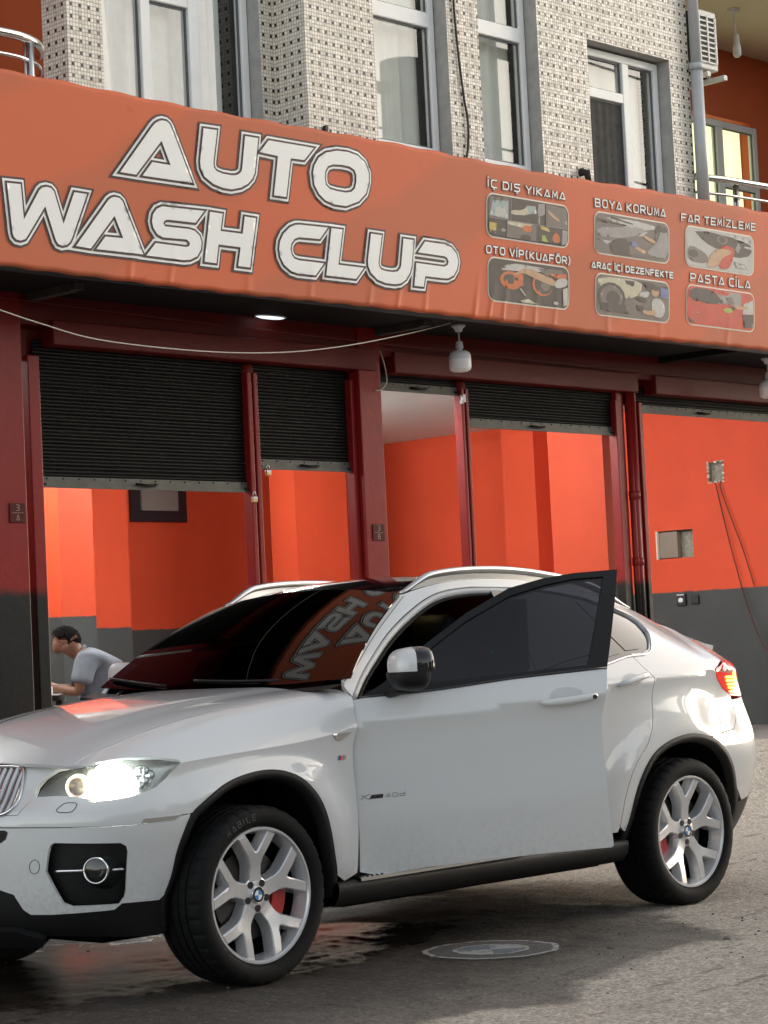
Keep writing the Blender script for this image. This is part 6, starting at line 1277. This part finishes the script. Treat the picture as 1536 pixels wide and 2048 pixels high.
pp=thing('paper_stack','loose white papers on the table edge','papers',L3(-.2,-.21)); mb=MB(); mb.add([L3(-.25,-.212,-.2),L3(-.13,-.212,-.2),L3(-.13,-.205,.05),L3(-.25,-.205,.05)],[(0,1,2,3)]); mb.add([L3(-.215,-.205,-.18),L3(-.165,-.205,-.18),L3(-.17,-.150,-.14),L3(-.205,-.155,-.14)],[(0,1,2,3)]); mb.out('sheet','lamp_white',pp)
# ================================================================== across the street (seen in the glass and in the paint)
def utility_pole(x,y,h,r,label,arms):
    t=thing('utility_pole',label,'pole',(x,y,0),'utility poles across the street'); mb=MB(); mb.tube([(x,y,0),(x,y,h*.5),(x,y,h)],[r*1.3,r*1.1,r],12); mb.out('shaft','pole_concrete',t,True)
    for z in arms:
        box('cross_arm','wood_dark',t,x-.9,x+.9,y-.06,y+.06,z-.06,z+.06)
        for dx in (-.8,0,.8): mb=MB(); mb.lathe([(.03,0),(.07,.05),(.07,.10),(.09,.14),(.05,.2),(0,.22)],(x+dx,y,z+.06),'z',10); mb.out('insulator','wood_dark',t,True)
utility_pole(17.4,-8.6,10.5,.13,'grey utility pole mirrored in the right narrow window',(8.0,9.6)); utility_pole(15.2,-8.2,9.0,.30,'thick dark utility pole mirrored in the left narrow window',(8.6,))
for z,y in ((8.25,-8.6),(9.85,-8.6),(7.4,-8.4),(6.9,-8.5)):
    cable('overhead_wire',{8.25:'lower overhead wire strung on the utility poles',9.85:'topmost overhead wire strung on the utility poles',7.4:'overhead wire just below the pole arms',6.9:'lowest overhead wire along the street'}[z],[(-30,y,z+.3),(-12,y,z-.4),(0,y,z-.1),(9,y,z-.35),(17.4,y,z),(30,y,z-.5),(45,y,z)],.018,'cable_dark','wire')
def house(x0,x1,y0,y1,h,label,wm,nw,ns):
    t=thing('house',label,'house',((x0+x1)/2,y0,0),'houses across the street'); box('wall',wm,t,x0,x1,y0,y1,-.2,h)
    box('roof','far_roof',t,x0-.4,x1+.4,y0-.4,y1+.4,h,h+.35)
    for s in range(ns):
        for k in range(nw):
            xc=x0+(x1-x0)*(k+.5)/nw; z=1.0+s*3.0; w=box('window','pvc',t,xc-.65,xc+.65,y1-.02,y1+.04,z,z+1.4); box('pane','far_glass',w,xc-.58,xc+.58,y1+.03,y1+.05,z+.07,z+1.33)
mat('far_wall_b',(.42,.40,.36),.85,var=.1,vs=.5); mat('far_wall_c',(.30,.24,.18),.85,var=.1,vs=.5)
house(-30,-16,-34,-24,6.5,'low beige house across the street, behind the camera','far_wall',4,2); house(-14,-2,-32,-22,3.6,'single storey pale house across the street','far_wall_b',4,1); house(2,15,-34,-24,5.0,'brown two storey house across the street','far_wall_c',4,1); house(22,36,-30,-18,6.4,'wide beige house near the end of the street','far_wall',4,2)
def tree(x,y,h,r,label,n=2600,seed=1):
    t=thing('tree',label,'tree',(x,y,0),'street trees'); rg=np.random.RandomState(seed); mb=MB(); mb.tube([(x,y,-.1),(x+.1,y,h*.3),(x,y+.1,h*.55)],[.22,.17,.12],10)
    cl=[(x+rg.normal(0,r*.42),y+rg.normal(0,r*.42),h*.68+rg.normal(0,h*.13)) for k in range(16)]
    for c in cl[:9]: mb.tube([(x,y,h*.42),((x+c[0])/2,(y+c[1])/2,h*.56),c],[.09,.055,.02],6)
    mb.out('trunk','bark',t,True); V=[];F=[]
    for i in range(n):
        c=cl[rg.randint(16)]; p=np.array(c)+rg.normal(0,1,3)*r*.24; a=rg.normal(0,1,3); a/=np.linalg.norm(a); b=np.cross(a,rg.normal(0,1,3)); b/=np.linalg.norm(b)+1e-9; s=rg.uniform(.10,.22)
        k=len(V); V+=[p-a*s,p+b*s*.5,p+a*s,p-b*s*.5]; F.append((k,k+1,k+2,k+3))
    part('crown',V,F,'leaf',t)
tree(27,-7,7.5,2.6,'nearest bushy tree at the end of the street',seed=1); tree(38,-12,9,3.2,'taller tree behind the nearest one down the street',seed=2); tree(44,3,8,3.0,'tree at the far right end of the street',seed=3); tree(18,-16,6.5,2.4,'tree beside the wide beige house',seed=4)
